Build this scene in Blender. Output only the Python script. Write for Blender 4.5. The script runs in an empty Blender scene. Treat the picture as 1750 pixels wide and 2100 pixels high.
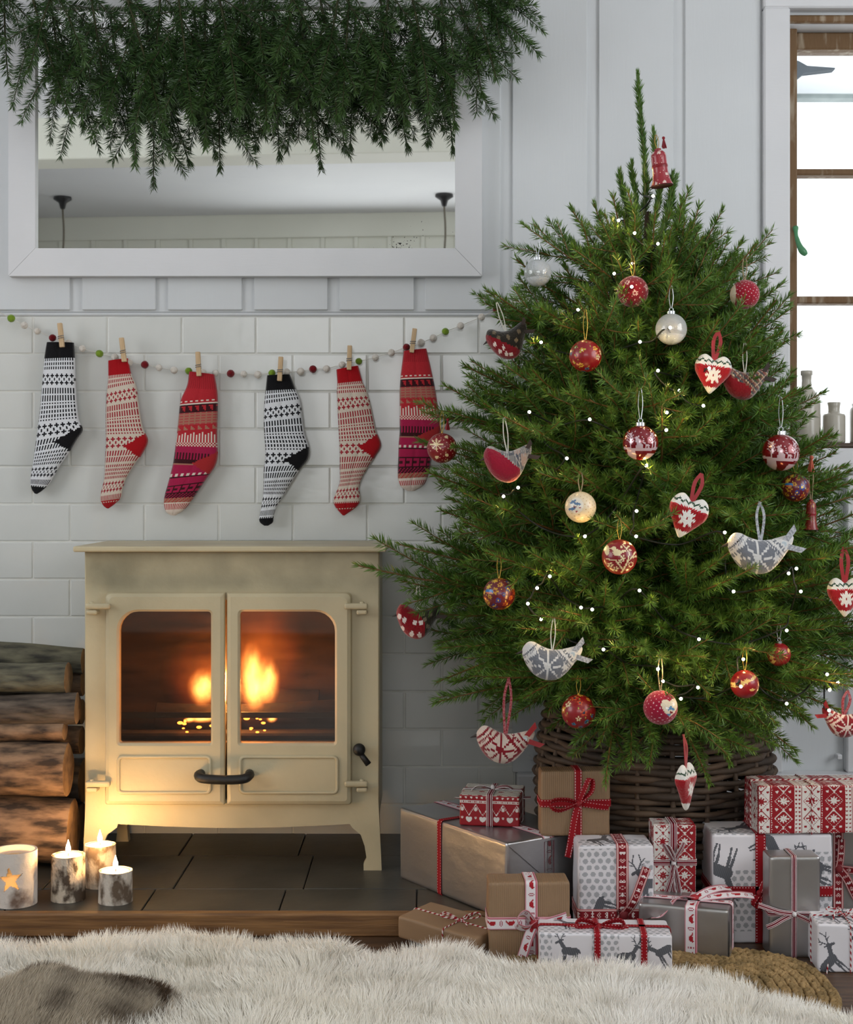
import bpy, bmesh, math, random
import numpy as np
from mathutils import Vector, Matrix

# ------------------------------------------------------------------ camera, world, lights
scene = bpy.context.scene
COL = scene.collection
D0, CZ, FP = 3.0, 0.745, 3000.0          # camera distance to the wall, camera height, focal length in px (1750x2100)
cam_d = bpy.data.cameras.new('camera')
cam = bpy.data.objects.new('camera', cam_d); COL.objects.link(cam)
cam.location = (0, -D0, CZ); cam.rotation_euler = (math.pi/2, 0, 0)
cam_d.sensor_fit = 'AUTO'; cam_d.sensor_width = 36; cam_d.lens = FP/2100*36
cam_d.shift_y = -50/2100; cam_d.clip_start = 0.05
scene.camera = cam
vs = scene.view_settings
vs.view_transform = 'Standard'; vs.look = 'None'; vs.gamma = 1; vs.use_curve_mapping = False
vs.exposure = 0.0

world = bpy.data.worlds.new('overcast'); scene.world = world; world.use_nodes = True
wn = world.node_tree.nodes; wl = world.node_tree.links
bgn = wn['Background']; bgn.inputs[0].default_value = (0.93, 0.97, 1.0, 1); bgn.inputs[1].default_value = 2.0

def area(name, loc, rot, sx, sy, power, col):
    l = bpy.data.lights.new(name, 'AREA'); l.shape = 'RECTANGLE'; l.size = sx; l.size_y = sy
    l.energy = power; l.color = col
    o = bpy.data.objects.new(name, l); COL.objects.link(o); o.location = loc; o.rotation_euler = rot
    return o
# daylight entering through the three room windows outside the frame
area('daylight_left_window', (-2.36, -1.75, 1.35), (0, -math.pi/2, 0), 1.3, 1.5, 15, (0.98, 0.98, 1.0))
area('daylight_right_window', (1.86, -1.75, 1.35), (0, math.pi/2, 0), 1.3, 1.5, 18.5, (0.97, 0.98, 1.0))
area('daylight_rear_window', (0.1, -4.95, 1.34), (math.pi/2, 0, 0), 2.0, 1.1, 11, (1.0, 0.99, 0.97))

# ------------------------------------------------------------------ helpers
def lin(c):
    c = c/255.0
    return c/12.92 if c <= 0.04045 else ((c+0.055)/1.055)**2.4
def H(h):
    h = h.lstrip('#'); return (lin(int(h[0:2],16)), lin(int(h[2:4],16)), lin(int(h[4:6],16)))
def P(px, py, d): return Vector(((px-875)/FP*d, d-D0, CZ+(1000-py)/FP*d))
def S(px, d): return px/FP*d
WL = {}
def link(o, parent=None):
    COL.objects.link(o)
    if parent is not None: o.parent = parent
def thing(name, label, cat, loc=(0,0,0), rot=(0,0,0), group=None):
    o = bpy.data.objects.new(name, None); COL.objects.link(o); o.empty_display_size = 0.02
    o.location = loc; o.rotation_euler = rot; o['label'] = label; o['category'] = cat
    if group: o['group'] = group
    WL[o.name] = Vector(loc)
    return o
def tag(o, label, cat, group=None):
    o['label'] = label; o['category'] = cat
    if group: o['group'] = group
    return o
def mesh(name, V, F, col=None, smooth=False, point_col=False, matidx=None):
    me = bpy.data.meshes.new(name)
    V = np.asarray(V, dtype=np.float32).reshape(-1,3)
    if isinstance(F, np.ndarray):
        n, k = F.shape
        me.vertices.add(len(V)); me.vertices.foreach_set('co', V.ravel())
        me.loops.add(n*k); me.loops.foreach_set('vertex_index', F.astype(np.int32).ravel())
        me.polygons.add(n); me.polygons.foreach_set('loop_start', np.arange(0,n*k,k,dtype=np.int32))
        me.update(calc_edges=True)
    else:
        me.from_pydata([tuple(map(float,v)) for v in V], [], [tuple(f) for f in F]); me.update()
    if col is not None:
        col = np.asarray(col, dtype=np.float32)
        lt = np.empty(len(me.polygons), dtype=np.int32); me.polygons.foreach_get('loop_total', lt)
        if point_col:
            a = me.color_attributes.new('col', 'FLOAT_COLOR', 'POINT'); c = col
        else:
            a = me.color_attributes.new('col', 'FLOAT_COLOR', 'CORNER'); c = np.repeat(col, lt, axis=0)
        c = np.concatenate([c, np.ones((len(c),1),np.float32)], axis=1)
        a.data.foreach_set('color', c.ravel())
    if matidx is not None: me.polygons.foreach_set('material_index', np.asarray(matidx, dtype=np.int32))
    if smooth: me.polygons.foreach_set('use_smooth', np.ones(len(me.polygons), dtype=bool))
    return me
def mk(name, VF, mat, parent=None, smooth=False, col=None, local=False, label=None, loc=None, rot=None, **kw):
    """one mesh object; vertices are world coordinates unless local"""
    V, F = VF
    V = np.asarray(V, dtype=float).reshape(-1,3)
    off = np.zeros(3)
    if not local:
        if parent is not None: off = np.array(WL.get(parent.name, (0,0,0)))
        else:
            lo, hi = V.min(0), V.max(0); off = np.array([(lo[0]+hi[0])/2, (lo[1]+hi[1])/2, lo[2]])
        V = V-off
    me = mesh(name, V, F, col, smooth, **kw)
    for m in (mat if isinstance(mat,(list,tuple)) else [mat]): me.materials.append(m)
    o = bpy.data.objects.new(name, me); link(o, parent)
    if parent is None and not local: o.location = off; WL[o.name] = Vector(off)
    elif parent is not None: WL[o.name] = WL.get(parent.name, Vector((0,0,0)))
    if loc is not None: o.location = loc
    if rot is not None: o.rotation_euler = rot
    if label: o['label'] = label
    return o
def struct(o): o['kind'] = 'structure'; return o
def join(*vfs):
    V, F, n = [], [], 0
    for v, f in vfs:
        v = np.asarray(v, dtype=float).reshape(-1,3); V.append(v)
        F += [tuple(int(i)+n for i in q) for q in f]; n += len(v)
    return np.concatenate(V), F
def xf(vf, M=None, loc=(0,0,0), rz=0, sc=1):
    V = np.asarray(vf[0], dtype=float).reshape(-1,3)*np.array(sc)
    if rz: c,s = math.cos(rz), math.sin(rz); V = V@np.array([[c,s,0],[-s,c,0],[0,0,1]])
    if M is not None: V = V@np.array(M.to_3x3()).T
    return V+np.array(loc), vf[1]
def box(x0,x1,y0,y1,z0,z1):
    V = [(x,y,z) for z in (z0,z1) for y in (y0,y1) for x in (x0,x1)]
    return V, [(0,2,3,1),(4,5,7,6),(0,1,5,4),(2,6,7,3),(0,4,6,2),(1,3,7,5)]
def rbox(x0,x1,y0,y1,z0,z1,b=0.003,seg=1):
    bm = bmesh.new(); bmesh.ops.create_cube(bm, size=1)
    for v in bm.verts:
        v.co = Vector(((x0+x1)/2+v.co.x*(x1-x0), (y0+y1)/2+v.co.y*(y1-y0), (z0+z1)/2+v.co.z*(z1-z0)))
    if b > 0: bmesh.ops.bevel(bm, geom=bm.edges[:], offset=b, segments=seg, affect='EDGES', profile=0.5)
    bm.verts.index_update()
    r = ([tuple(v.co) for v in bm.verts], [tuple(v.index for v in f.verts) for f in bm.faces]); bm.free()
    return r
def prism_xz(pts, y0, y1):
    """polygon in x,z extruded along y"""
    n = len(pts); V = [(x,y0,z) for x,z in pts]+[(x,y1,z) for x,z in pts]
    return V, [tuple(range(n)), tuple(range(2*n-1,n-1,-1))]+[(i,i+n,(i+1)%n+n,(i+1)%n) for i in range(n)]
def rings(R, closed=True, caps=(True,True)):
    R = [np.asarray(r,dtype=float) for r in R]; n = len(R[0]); V = np.concatenate(R); F = []
    for k in range(len(R)-1):
        for i in range(n if closed else n-1):
            j = (i+1)%n; F.append((k*n+i, k*n+j, (k+1)*n+j, (k+1)*n+i))
    if caps[0]: F.append(tuple(range(n-1,-1,-1)))
    if caps[1]: F.append(tuple((len(R)-1)*n+i for i in range(n)))
    return V, F
def lathe(prof, n=32, loc=(0,0,0)):
    R = [[(r*math.cos(2*math.pi*i/n)+loc[0], r*math.sin(2*math.pi*i/n)+loc[1], z+loc[2]) for i in range(n)] for r,z in prof]
    return rings(R)
def sphere(c, r, nu=16, nv=10, sc=(1,1,1)):
    return lathe_c([(math.sin(math.pi*k/nv), -math.cos(math.pi*k/nv)) for k in range(nv+1)], nu, c, r, sc)
def lathe_c(prof, n, c, r, sc):
    R = [[(max(a,1e-4)*math.cos(2*math.pi*i/n)*r*sc[0]+c[0], max(a,1e-4)*math.sin(2*math.pi*i/n)*r*sc[1]+c[1], z*r*sc[2]+c[2]) for i in range(n)] for a,z in prof]
    return rings(R)
def catmull(pts, m=8):
    p = [np.array(q,dtype=float) for q in pts]; p = [2*p[0]-p[1]]+p+[2*p[-1]-p[-2]]; out = []
    for i in range(1,len(p)-2):
        for k in range(m):
            t = k/m
            out.append(0.5*((2*p[i])+(-p[i-1]+p[i+1])*t+(2*p[i-1]-5*p[i]+4*p[i+1]-p[i+2])*t*t+(-p[i-1]+3*p[i]-3*p[i+1]+p[i+2])*t**3))
    out.append(p[-2]); return np.array(out)
def tube(pts, r, n=8, closed=False, caps=True):
    pts = np.asarray(pts,dtype=float); m = len(pts)
    r = np.full(m, r) if np.isscalar(r) else np.asarray(r)
    if closed: T = np.roll(pts,-1,0)-np.roll(pts,1,0)
    else: T = np.gradient(pts, axis=0)
    T /= np.linalg.norm(T,axis=1)[:,None]+1e-12
    a = np.array([0,0,1.0]) if abs(T[0][2])<0.9 else np.array([1.0,0,0])
    R = []
    N = np.cross(T[0],a); N /= np.linalg.norm(N)
    for i in range(m):
        N = N-T[i]*np.dot(N,T[i]); N /= np.linalg.norm(N)+1e-12; B = np.cross(T[i],N)
        R.append([pts[i]+r[i]*(math.cos(2*math.pi*k/n)*N+math.sin(2*math.pi*k/n)*B) for k in range(n)])
    if closed:
        R.append(R[0]); return rings(R, caps=(False,False))
    return rings(R, caps=(caps,caps))
def rrect(x0,x1,z0,z1,rad,n=6):
    """rounded rectangle loop, radii order: bottom-left, bottom-right, top-right, top-left"""
    out = []
    for (cx,cz,sx,sz,a0),r in zip(((x0,z0,1,1,180),(x1,z0,-1,1,270),(x1,z1,-1,-1,0),(x0,z1,1,-1,90)),rad):
        for k in range(n+1):
            a = math.radians(a0+90*k/n); out.append((cx+sx*r+r*math.cos(a), cz+sz*r+r*math.sin(a)))
    return out
def ring_y(loop, y): return [(x,y,z) for x,z in loop]
def vnoise(p, seed=0, scale=1.0):
    """cheap smooth value noise on Nx3 array, -1..1"""
    rs = np.random.RandomState(seed); out = np.zeros(len(p))
    for k in range(6):
        w = rs.normal(size=3)*scale*(0.7+0.35*k); ph = rs.uniform(0,6.28)
        out += np.sin(p@w+ph)/(1+0.3*k)
    return out/3.0

# ------------------------------------------------------------------ materials
MATS = {}
def M(name, col=(0.8,0.8,0.8), rough=0.5, metal=0.0, col2=None, vscale=12, stretch=(1,1,1), contrast=(0.35,0.65), bump=0.0, bscale=60,
      bstretch=None, emit=None, estr=0, attr=False, spec=0.5, coat=0, detail=5, sheen=0, subs=0, trans=0, alpha=1, aniso_wave=None):
    if name in MATS: return MATS[name]
    m = bpy.data.materials.new(name); m.use_nodes = True; nt = m.node_tree; N, L = nt.nodes, nt.links
    b = N['Principled BSDF']
    b.inputs['Roughness'].default_value = rough; b.inputs['Metallic'].default_value = metal
    b.inputs['Specular IOR Level'].default_value = spec; b.inputs['Coat Weight'].default_value = coat
    b.inputs['Sheen Weight'].default_value = sheen; b.inputs['Transmission Weight'].default_value = trans
    b.inputs['Alpha'].default_value = alpha
    if subs: b.inputs['Subsurface Weight'].default_value = subs; b.inputs['Subsurface Radius'].default_value = (0.02,0.01,0.006)
    tc = N.new('ShaderNodeTexCoord')
    def noise(scale, st, det=5):
        mp = N.new('ShaderNodeMapping'); mp.inputs['Scale'].default_value = st; L.new(tc.outputs['Object'], mp.inputs['Vector'])
        t = N.new('ShaderNodeTexNoise'); t.inputs['Scale'].default_value = scale; t.inputs['Detail'].default_value = det
        L.new(mp.outputs[0], t.inputs['Vector']); return t
    base = None
    if attr:
        a = N.new('ShaderNodeAttribute'); a.attribute_name = 'col'; base = a.outputs['Color']
    if col2 is not None:
        t = noise(vscale, stretch, detail); r = N.new('ShaderNodeValToRGB')
        r.color_ramp.elements[0].position = contrast[0]; r.color_ramp.elements[1].position = contrast[1]
        r.color_ramp.elements[0].color = (*col,1); r.color_ramp.elements[1].color = (*col2,1)
        L.new(t.outputs['Fac'], r.inputs['Fac'])
        if base is not None:
            mx = N.new('ShaderNodeMix'); mx.data_type = 'RGBA'; mx.blend_type = 'MULTIPLY'; mx.inputs[0].default_value = 1
            L.new(base, mx.inputs[6]); L.new(r.outputs['Color'], mx.inputs[7]); base = mx.outputs[2]
        else: base = r.outputs['Color']
    if base is not None: L.new(base, b.inputs['Base Color'])
    else: b.inputs['Base Color'].default_value = (*col,1)
    if bump:
        if aniso_wave:
            t = N.new('ShaderNodeTexWave'); t.inputs['Scale'].default_value = bscale; t.bands_direction = aniso_wave; t.inputs['Distortion'].default_value = 0.4
            L.new(tc.outputs['Object'], t.inputs['Vector']); h = t.outputs['Fac']
        else: h = noise(bscale, bstretch or stretch).outputs['Fac']
        bp = N.new('ShaderNodeBump'); bp.inputs['Strength'].default_value = min(1,bump); bp.inputs['Distance'].default_value = 0.004
        L.new(h, bp.inputs['Height']); L.new(bp.outputs[0], b.inputs['Normal'])
    if emit is not None:
        b.inputs['Emission Color'].default_value = (*emit,1); b.inputs['Emission Strength'].default_value = estr
    MATS[name] = m; return m
def glass_mat(name, tint, gloss=0.12, rough=0.02, diffuse=0.0, dcol=(0.9,0.9,0.9)):
    if name in MATS: return MATS[name]
    m = bpy.data.materials.new(name); m.use_nodes = True; N, L = m.node_tree.nodes, m.node_tree.links
    N.remove(N['Principled BSDF']); out = N['Material Output']
    t = N.new('ShaderNodeBsdfTransparent'); t.inputs[0].default_value = (*tint,1)
    g = N.new('ShaderNodeBsdfGlossy'); g.inputs['Roughness'].default_value = rough
    mx = N.new('ShaderNodeMixShader'); mx.inputs[0].default_value = gloss
    L.new(t.outputs[0], mx.inputs[1]); L.new(g.outputs[0], mx.inputs[2]); last = mx
    if diffuse:
        df = N.new('ShaderNodeBsdfDiffuse'); df.inputs[0].default_value = (*dcol,1)
        tex = N.new('ShaderNodeTexNoise'); tex.inputs['Scale'].default_value = 90; mr = N.new('ShaderNodeMapRange')
        mr.inputs[1].default_value = 0.4; mr.inputs[2].default_value = 0.65; mr.inputs[3].default_value = diffuse*0.5; mr.inputs[4].default_value = diffuse
        L.new(tex.outputs['Fac'], mr.inputs[0])
        m2 = N.new('ShaderNodeMixShader'); L.new(mr.outputs[0], m2.inputs[0]); L.new(mx.outputs[0], m2.inputs[1]); L.new(df.outputs[0], m2.inputs[2]); last = m2
    L.new(last.outputs[0], out.inputs['Surface']); MATS[name] = m; return m
def emis_mat(name, col, st):
    return M(name, (0,0,0), emit=col, estr=st)
PAINT = M('white_wall_paint', H('#d3d6d8'), 0.45, col2=H('#cdd0d2'), vscale=3, bump=0.05, bscale=40, bstretch=(6,6,0.5))
PAINT2 = M('white_frame_paint', H('#dddddf'), 0.42, col2=H('#d5d6d8'), vscale=4, bump=0.06, bscale=50, bstretch=(1,6,6))
CEIL = M('ceiling_paint', H('#e9ebee'), 0.7, col2=H('#e4e6ea'), vscale=2)
CREAM_WALL = M('cream_wall_paint', H('#e6e7dc'), 0.6, col2=H('#dfe0d4'), vscale=2)
TILE = M('glazed_white_tile', H('#d9dad6'), 0.13, col2=H('#cfd1cd'), vscale=5, bump=0.16, bscale=16, spec=0.5)
GROUT = M('grout', H('#dcdcd6'), 0.8, col2=H('#d2d2cb'), vscale=30)
# ------------------------------------------------------------------ room shell
X3 = lambda px: (px-875)/1000.0           # wall plane (d = 3)
Z3 = lambda py: CZ+(1000-py)/1000.0
XL, XR, ZC, YB = -2.4, 1.9, 2.245, -5.04
WX0, WX1, WZ0, WZ1 = X3(1612), 1.42, Z3(913), Z3(34)   # window opening in the chimney wall

wall = struct(mk('wall_back', join(box(XL,WX0,0,0.14,0,ZC), box(WX1,XR,0,0.14,0,ZC), box(WX0,WX1,0,0.14,0,WZ0), box(WX0,WX1,0,0.14,WZ1,ZC)), PAINT))
# vertical boards with recessed gaps between them
gaps = [(-205,-180),(-28,-4),(148,172),(323,347),(499,523),(674,697),(850,872),(1026,1050),(1203,1226),(1379,1402),(1556,1560)]
TOPB = ZC
for (a0,a1),(b0,b1) in zip(gaps[:-1], gaps[1:]):
    zb = Z3(638) if b0 <= 1030 else 0.165
    mk('board', rbox(X3(a1),X3(b0),-0.019,0.0,zb,TOPB,0.0015), PAINT, wall)
mk('board_backing', join(box(XL,X3(1056),-0.0125,0,Z3(641),ZC), box(X3(1056),X3(1560),-0.0125,0,0.165,ZC)), PAINT, wall)
mk('bead_strip', rbox(-1.2,X3(1055),-0.012,0,Z3(650),Z3(640.5),0.003), PAINT, wall)
# glazed brick-bond tiles, one object per tile
mk('grout_bed', box(-1.2,X3(1057),-0.0078,0,0.03,Z3(650)), GROUT, wall)
tile_meshes = {}
rt = random.Random(3)
rows = 14; pit = 76.7
def tile_mesh(w, h):
    key = (round(w,3), round(h,3))
    if key not in tile_meshes:
        me = mesh('tile', *rbox(-w/2,w/2,-0.004,0.004,-h/2,h/2,0.0018,2)); me.materials.append(TILE); tile_meshes[key] = me
    return tile_meshes[key]
for r in range(rows):
    y0 = 650+r*pit; y1 = y0+pit
    xs = 70-152*4 if r%2==0 else 146-152*5
    while xs < 1056:
        xe = min(xs+152, 1056)
        if xe > -60 and xe-xs > 8:
            w, h = (xe-xs-3.2)/1000, (pit-3.0)/1000
            o = bpy.data.objects.new('tile', tile_mesh(w,h)); link(o, wall)
            wlo = WL[wall.name]
            o.location = Vector((X3((xs+xe)/2), -0.0055+rt.uniform(-0.0006,0.0006), Z3((y0+y1)/2)))-wlo
            o.rotation_euler = (rt.uniform(-0.004,0.004), 0, rt.uniform(-0.004,0.004))
        xs += 152
# casing, apron and pegs at the window side
def trimo(name, vf): return struct(mk(name, vf, PAINT2))
trimo('trim_1', rbox(X3(1560),X3(1613),-0.034,0.0,Z3(918),Z3(26),0.003))
trimo('trim_2', rbox(X3(1560),1.47,-0.034,0.0,Z3(26),Z3(-40),0.003))
trimo('trim_3', rbox(X3(1560),XR,-0.036,0.0,Z3(972),Z3(920),0.003))
trimo('trim_4', rbox(X3(1566),X3(1600),-0.026,0.0,0.165,Z3(973),0.003))
trimo('trim_5', rbox(X3(1730),X3(1790),-0.026,0.0,0.165,Z3(973),0.003))
struct(mk('baseboard_back', rbox(X3(1058),XR,-0.045,0.0,0.0,0.165,0.004), PAINT2))
for px,py in ((1088,1548),(1608,1546),(1714,1547)):
    mk('peg', rbox(X3(px-5),X3(px+5),-0.032,-0.01,Z3(py+5),Z3(py-5),0.0015), PAINT2, wall)

# other sides of the room, each with its window opening
struct(mk('wall_left', join(box(XL-0.1,XL,-5.6,0.14,0,0.7), box(XL-0.1,XL,-5.6,0.14,2.0,ZC), box(XL-0.1,XL,-5.6,-2.5,0.7,2.0), box(XL-0.1,XL,-1.0,0.14,0.7,2.0)), PAINT))
struct(mk('wall_right', join(box(XR,XR+0.1,-5.6,0.14,0,0.7), box(XR,XR+0.1,-5.6,0.14,2.0,ZC), box(XR,XR+0.1,-5.6,-2.5,0.7,2.0), box(XR,XR+0.1,-1.0,0.14,0.7,2.0)), PAINT))
SK = math.radians(-4.6)
def skew(vf, y):
    V, F = vf; V = np.asarray(V,dtype=float); c = V.copy()
    V[:,1] = c[:,1]+c[:,0]*math.tan(SK)*-1
    return V, F
wf = struct(mk('wall_front', skew(join(box(XL-.1,XR+.1,YB-0.1,YB,0,0.75), box(XL-.1,XR+.1,YB-0.1,YB,1.93,ZC), box(XL-.1,-1.05,YB-0.1,YB,0.75,1.93), box(1.25,XR+.1,YB-0.1,YB,0.75,1.93)), 0), CREAM_WALL))
k = -13
while k < 12:
    x = k*0.183-0.02
    mk('batten', skew(rbox(x-0.011,x+0.011,YB,YB+0.012,1.95,ZC-0.13,0.002),0), CREAM_WALL, wf); k += 1
mk('frieze', skew(rbox(XL,XR,YB,YB+0.02,ZC-0.13,ZC,0.003),0), CREAM_WALL, wf)
struct(mk('ceiling', box(XL-.1,XR+.1,-5.7,0.14,ZC,ZC+0.08), CEIL))
struct(mk('ceiling_beam', skew(rbox(XL,XR,-3.06,-2.88,ZC-0.167,ZC+0.01,0.004),0), CREAM_WALL))
BLACK = M('black_metal', H('#17171a'), 0.45, col2=H('#222226'), vscale=20)
for nm,(px,d,lab) in {'a':(135,7.62,'black ceiling rose with flex, reflected at the left of the mirror'),'b':(911,7.55,'black ceiling rose with flex, reflected at the right of the mirror')}.items():
    x = (px-875)/FP*d; y = -(d-3.0)
    t = thing('pendant_light', lab, 'lamp', (x,y,ZC), group='pendant flexes')
    mk('ceiling_rose', lathe([(0.045,0),(0.047,-0.012),(0.02,-0.03),(0.012,-0.06),(0.008,-0.062)],20), BLACK, t, local=True, smooth=True)
    mk('flex', tube(catmull([(0,0,-0.06),(0.006,0,-0.2),(-0.004,0,-0.4),(0.003,0,-0.7)],6),0.005,8), M('brown_flex',H('#5d564a'),0.8,col2=H('#7a7262'),vscale=200), t, local=True, smooth=True)

# floor boards (each plank its own object) 
FLOORB = M('floor_board_wood', H('#5e4632'), 0.42, col2=H('#3c2b1f'), vscale=9, stretch=(1,14,6), bump=0.25, bscale=14, bstretch=(1,16,8))
floor = struct(mk('floor', box(XL-.1,XR+.1,-5.7,0.14,-0.06,-0.004), M('floor_gap_dark',H('#1b1410'),0.9)))
yy = -0.0; k = 0; plank = mesh('plank', *rbox(-2.2,2.2,-0.0685,0.0685,-0.02,0.0,0.002)); plank.materials.append(FLOORB)
while yy > -2.6:
    o = bpy.data.objects.new('plank', plank); link(o, floor); o.location = Vector((-0.25+0.35*(k%3-1)*0.4, yy-0.07, 0))-WL[floor.name]
    yy -= 0.14; k += 1
mk('plank_field', box(XL,XR,-5.6,-2.66,-0.02,0), FLOORB, floor)

# hearth: slate slabs edged with an oak board
HZ = 0.038; HX1 = 0.215; HY = -0.555
SLATE = M('slate', H('#35342f'), 0.42, col2=H('#4a463d'), vscale=7, bump=0.35, bscale=18, spec=0.4)
hearth = struct(mk('hearth', box(-1.4,HX1,HY,-0.004,0.0,HZ-0.006), M('hearth_mortar',H('#23211d'),0.9)))
xcuts = [-1.397,-1.167,-0.937,-0.707,-0.477,-0.247,-0.017,HX1]; ycuts = [HY,-0.423,-0.19,-0.006]
for i in range(len(xcuts)-1):
    for j in range(3):
        sh = 0.0 if j != 1 else 0.03
        a, b = xcuts[i]+(sh if i else 0), xcuts[i+1]+(sh if i < len(xcuts)-2 else 0)
        mk('slate_slab', rbox(a+0.0012,b-0.0012,ycuts[j]+0.0012,ycuts[j+1]-0.0012,HZ-0.02,HZ+rt.uniform(-0.0006,0.0006),0.0012), SLATE, hearth)
OAK = M('oak_board', H('#8a643c'), 0.5, col2=H('#5f4023'), vscale=8, stretch=(1,12,14), bump=0.2, bscale=16, bstretch=(1,12,16))
struct(mk('trim_6', rbox(-1.4,HX1+0.01,HY-0.022,HY-0.0005,0.0,HZ+0.001,0.003), OAK))

# ------------------------------------------------------------------ mirror
fx0,fx1,fz0,fz1 = X3(17)*0.985,X3(989)*0.985,0,0
dm = 2.955
fx0,fx1 = (17-875)/FP*dm,(989-875)/FP*dm; fz0 = P(0,566,dm).z; fz1 = P(0,-42,dm).z
ix0,ix1 = (72-875)/FP*dm,(934-875)/FP*dm; iz0 = P(0,509,dm).z; iz1 = P(0,14,dm).z
mir = thing('wall_mirror','wide mirror in a flat white painted wooden frame above the tiles','mirror',((fx0+fx1)/2,-0.02,fz0))
yf, yb = dm-D0, -0.0195
for pts in ([(fx0,fz0),(fx1,fz0),(ix1,iz0),(ix0,iz0)],[(fx1,fz0),(fx1,fz1),(ix1,iz1),(ix1,iz0)],[(fx1,fz1),(fx0,fz1),(ix0,iz1),(ix1,iz1)],[(fx0,fz1),(fx0,fz0),(ix0,iz0),(ix0,iz1)]):
    c = np.mean(pts,axis=0); pts = [(c[0]+(p[0]-c[0])*0.9994, c[1]+(p[1]-c[1])*0.9985) for p in pts]
    mk('frame_rail', prism_xz(pts, yf, yb), PAINT2, mir)
mm = bpy.data.materials.new('mirror_glass'); mm.use_nodes = True; N,L = mm.node_tree.nodes, mm.node_tree.links; b = N['Principled BSDF']
b.inputs['Metallic'].default_value = 1; b.inputs['Roughness'].default_value = 0.015
tc = N.new('ShaderNodeTexCoord'); vo = N.new('ShaderNodeTexNoise'); vo.inputs['Scale'].default_value = 260; vo.inputs['Detail'].default_value = 1
n2 = N.new('ShaderNodeTexNoise'); n2.inputs['Scale'].default_value = 5
L.new(tc.outputs['Object'], vo.inputs['Vector']); L.new(tc.outputs['Object'], n2.inputs['Vector'])
ad = N.new('ShaderNodeMath'); ad.operation = 'ADD'; L.new(vo.outputs['Fac'], ad.inputs[0]); L.new(n2.outputs['Fac'], ad.inputs[1])
rp = N.new('ShaderNodeValToRGB'); rp.color_ramp.elements[0].position = 0.70; rp.color_ramp.elements[1].position = 0.715
hf = N.new('ShaderNodeMath'); hf.operation = 'MULTIPLY'; hf.inputs[1].default_value = 0.5; L.new(ad.outputs[0], hf.inputs[0]); L.new(hf.outputs[0], rp.inputs['Fac'])
rp.color_ramp.elements[0].color = (0.9,0.915,0.9,1); rp.color_ramp.elements[1].color = (0.05,0.05,0.05,1); L.new(rp.outputs['Color'], b.inputs['Base Color'])
mk('mirror_pane', box(ix0-0.004,ix1+0.004,yf+0.012,yf+0.018,iz0-0.004,iz1+0.004), mm, mir)

# ------------------------------------------------------------------ window in the back wall
TIMB = M('weathered_window_timber', H('#6f5334'), 0.7, col2=H('#a89a85'), vscale=10, stretch=(5,5,0.8), contrast=(0.52,0.7), bump=0.4, bscale=30, bstretch=(5,5,0.7))
win = struct(thing('window_1','','',(WX0,0.05,WZ0))); del win['label'], win['category']
jx = (1631-875)/FP*3.05
mk('jamb', rbox(WX0,jx,0.03,0.1,WZ0,WZ1,0.003), TIMB, win)
mk('jamb', rbox(WX1-0.03,WX1,0.03,0.1,WZ0,WZ1,0.003), TIMB, win)
zt = P(0,101,3.05).z
mk('head', rbox(jx,WX1-0.03,0.05,0.1,zt,P(0,66,3.05).z,0.003), TIMB, win)
mk('soffit', rbox(WX0,WX1-0.03,0.002,0.1,P(0,66,3.05).z+0.001,WZ1-0.004,0.003), PAINT2, win)
mk('head_lining', rbox(WX0,WX1-0.03,-0.012,0.002,P(0,46,2.99).z,WZ1,0.003), TIMB, win)
bars = [(347,360),(608,623)]
zs = [P(0,905,3.05).z]
for a,b_ in bars[::-1]: zs += [P(0,b_,3.05).z, P(0,a,3.05).z]
zs.append(zt)
for k in (1,3): mk('glazing_bar', rbox(jx,WX1-0.03,0.045,0.085,zs[k],zs[k+1],0.003), TIMB, win)
PANE = glass_mat('window_glass',(0.97,0.98,0.98),0.04)
for k in (0,2,4): mk('pane', box(jx,WX1-0.03,0.064,0.067,zs[k],zs[k+1]), PANE, win)
SILLZ = P(0,909,3.0).z
mk('window_sill', rbox(WX0-0.02,WX1,-0.03,0.10,P(0,919,2.97).z,SILLZ,0.004), M('dark_sill_wood',H('#4c3c30'),0.6,col2=H('#6e6055'),vscale=10,stretch=(1,8,8),bump=0.3,bscale=25), win)
GREENP = M('green_enamel', H('#4f8f63'), 0.35, col2=H('#478358'), vscale=10)
mk('window_handle', tube(catmull([P(1632,466,3.02),P(1634,485,3.01),P(1642,508,3.0),P(1654,523,3.0)],6),[0.006,0.006,0.005,0.0045,0.004,0.004,0.004,0.0045,0.005,0.005,0.0055,0.006,0.0065,0.007,0.0075,0.0075,0.007,0.006,0.004],10), GREENP, win, smooth=True)

# outside: slatted canopy roof with gutter and iron bracket
WB = M('white_weatherboard', H('#eceef0'), 0.7, col2=H('#e2e5e8'), vscale=3)
can = thing('porch_canopy','pale boarded porch canopy with grey gutter, seen through the window','roof',P(1700,205,5.0))
for k in range(4):
    z0 = P(0,205,5.0).z+0.01+k*0.075; y0 = 2.0+k*0.12
    mk('board', rbox(0.9,2.4,y0,y0+0.02,z0,z0+0.072,0.002), WB, can)
mk('gutter', rbox(0.9,2.4,1.93,1.99,P(0,212,5.0).z,P(0,205,5.0).z+0.004,0.004), M('grey_gutter',H('#6d7776'),0.6,col2=H('#8b9492'),vscale=10), can)
mk('bracket', prism_xz([(P(x,0,4.9).x,P(0,y,4.9).z) for x,y in ((1600,128),(1632,132),(1650,142),(1706,146),(1706,149),(1680,152),(1645,156),(1632,166),(1600,168))],1.86,1.9), M('dark_iron',H('#39434c'),0.6,col2=H('#2c343b'),vscale=20), can)

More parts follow.
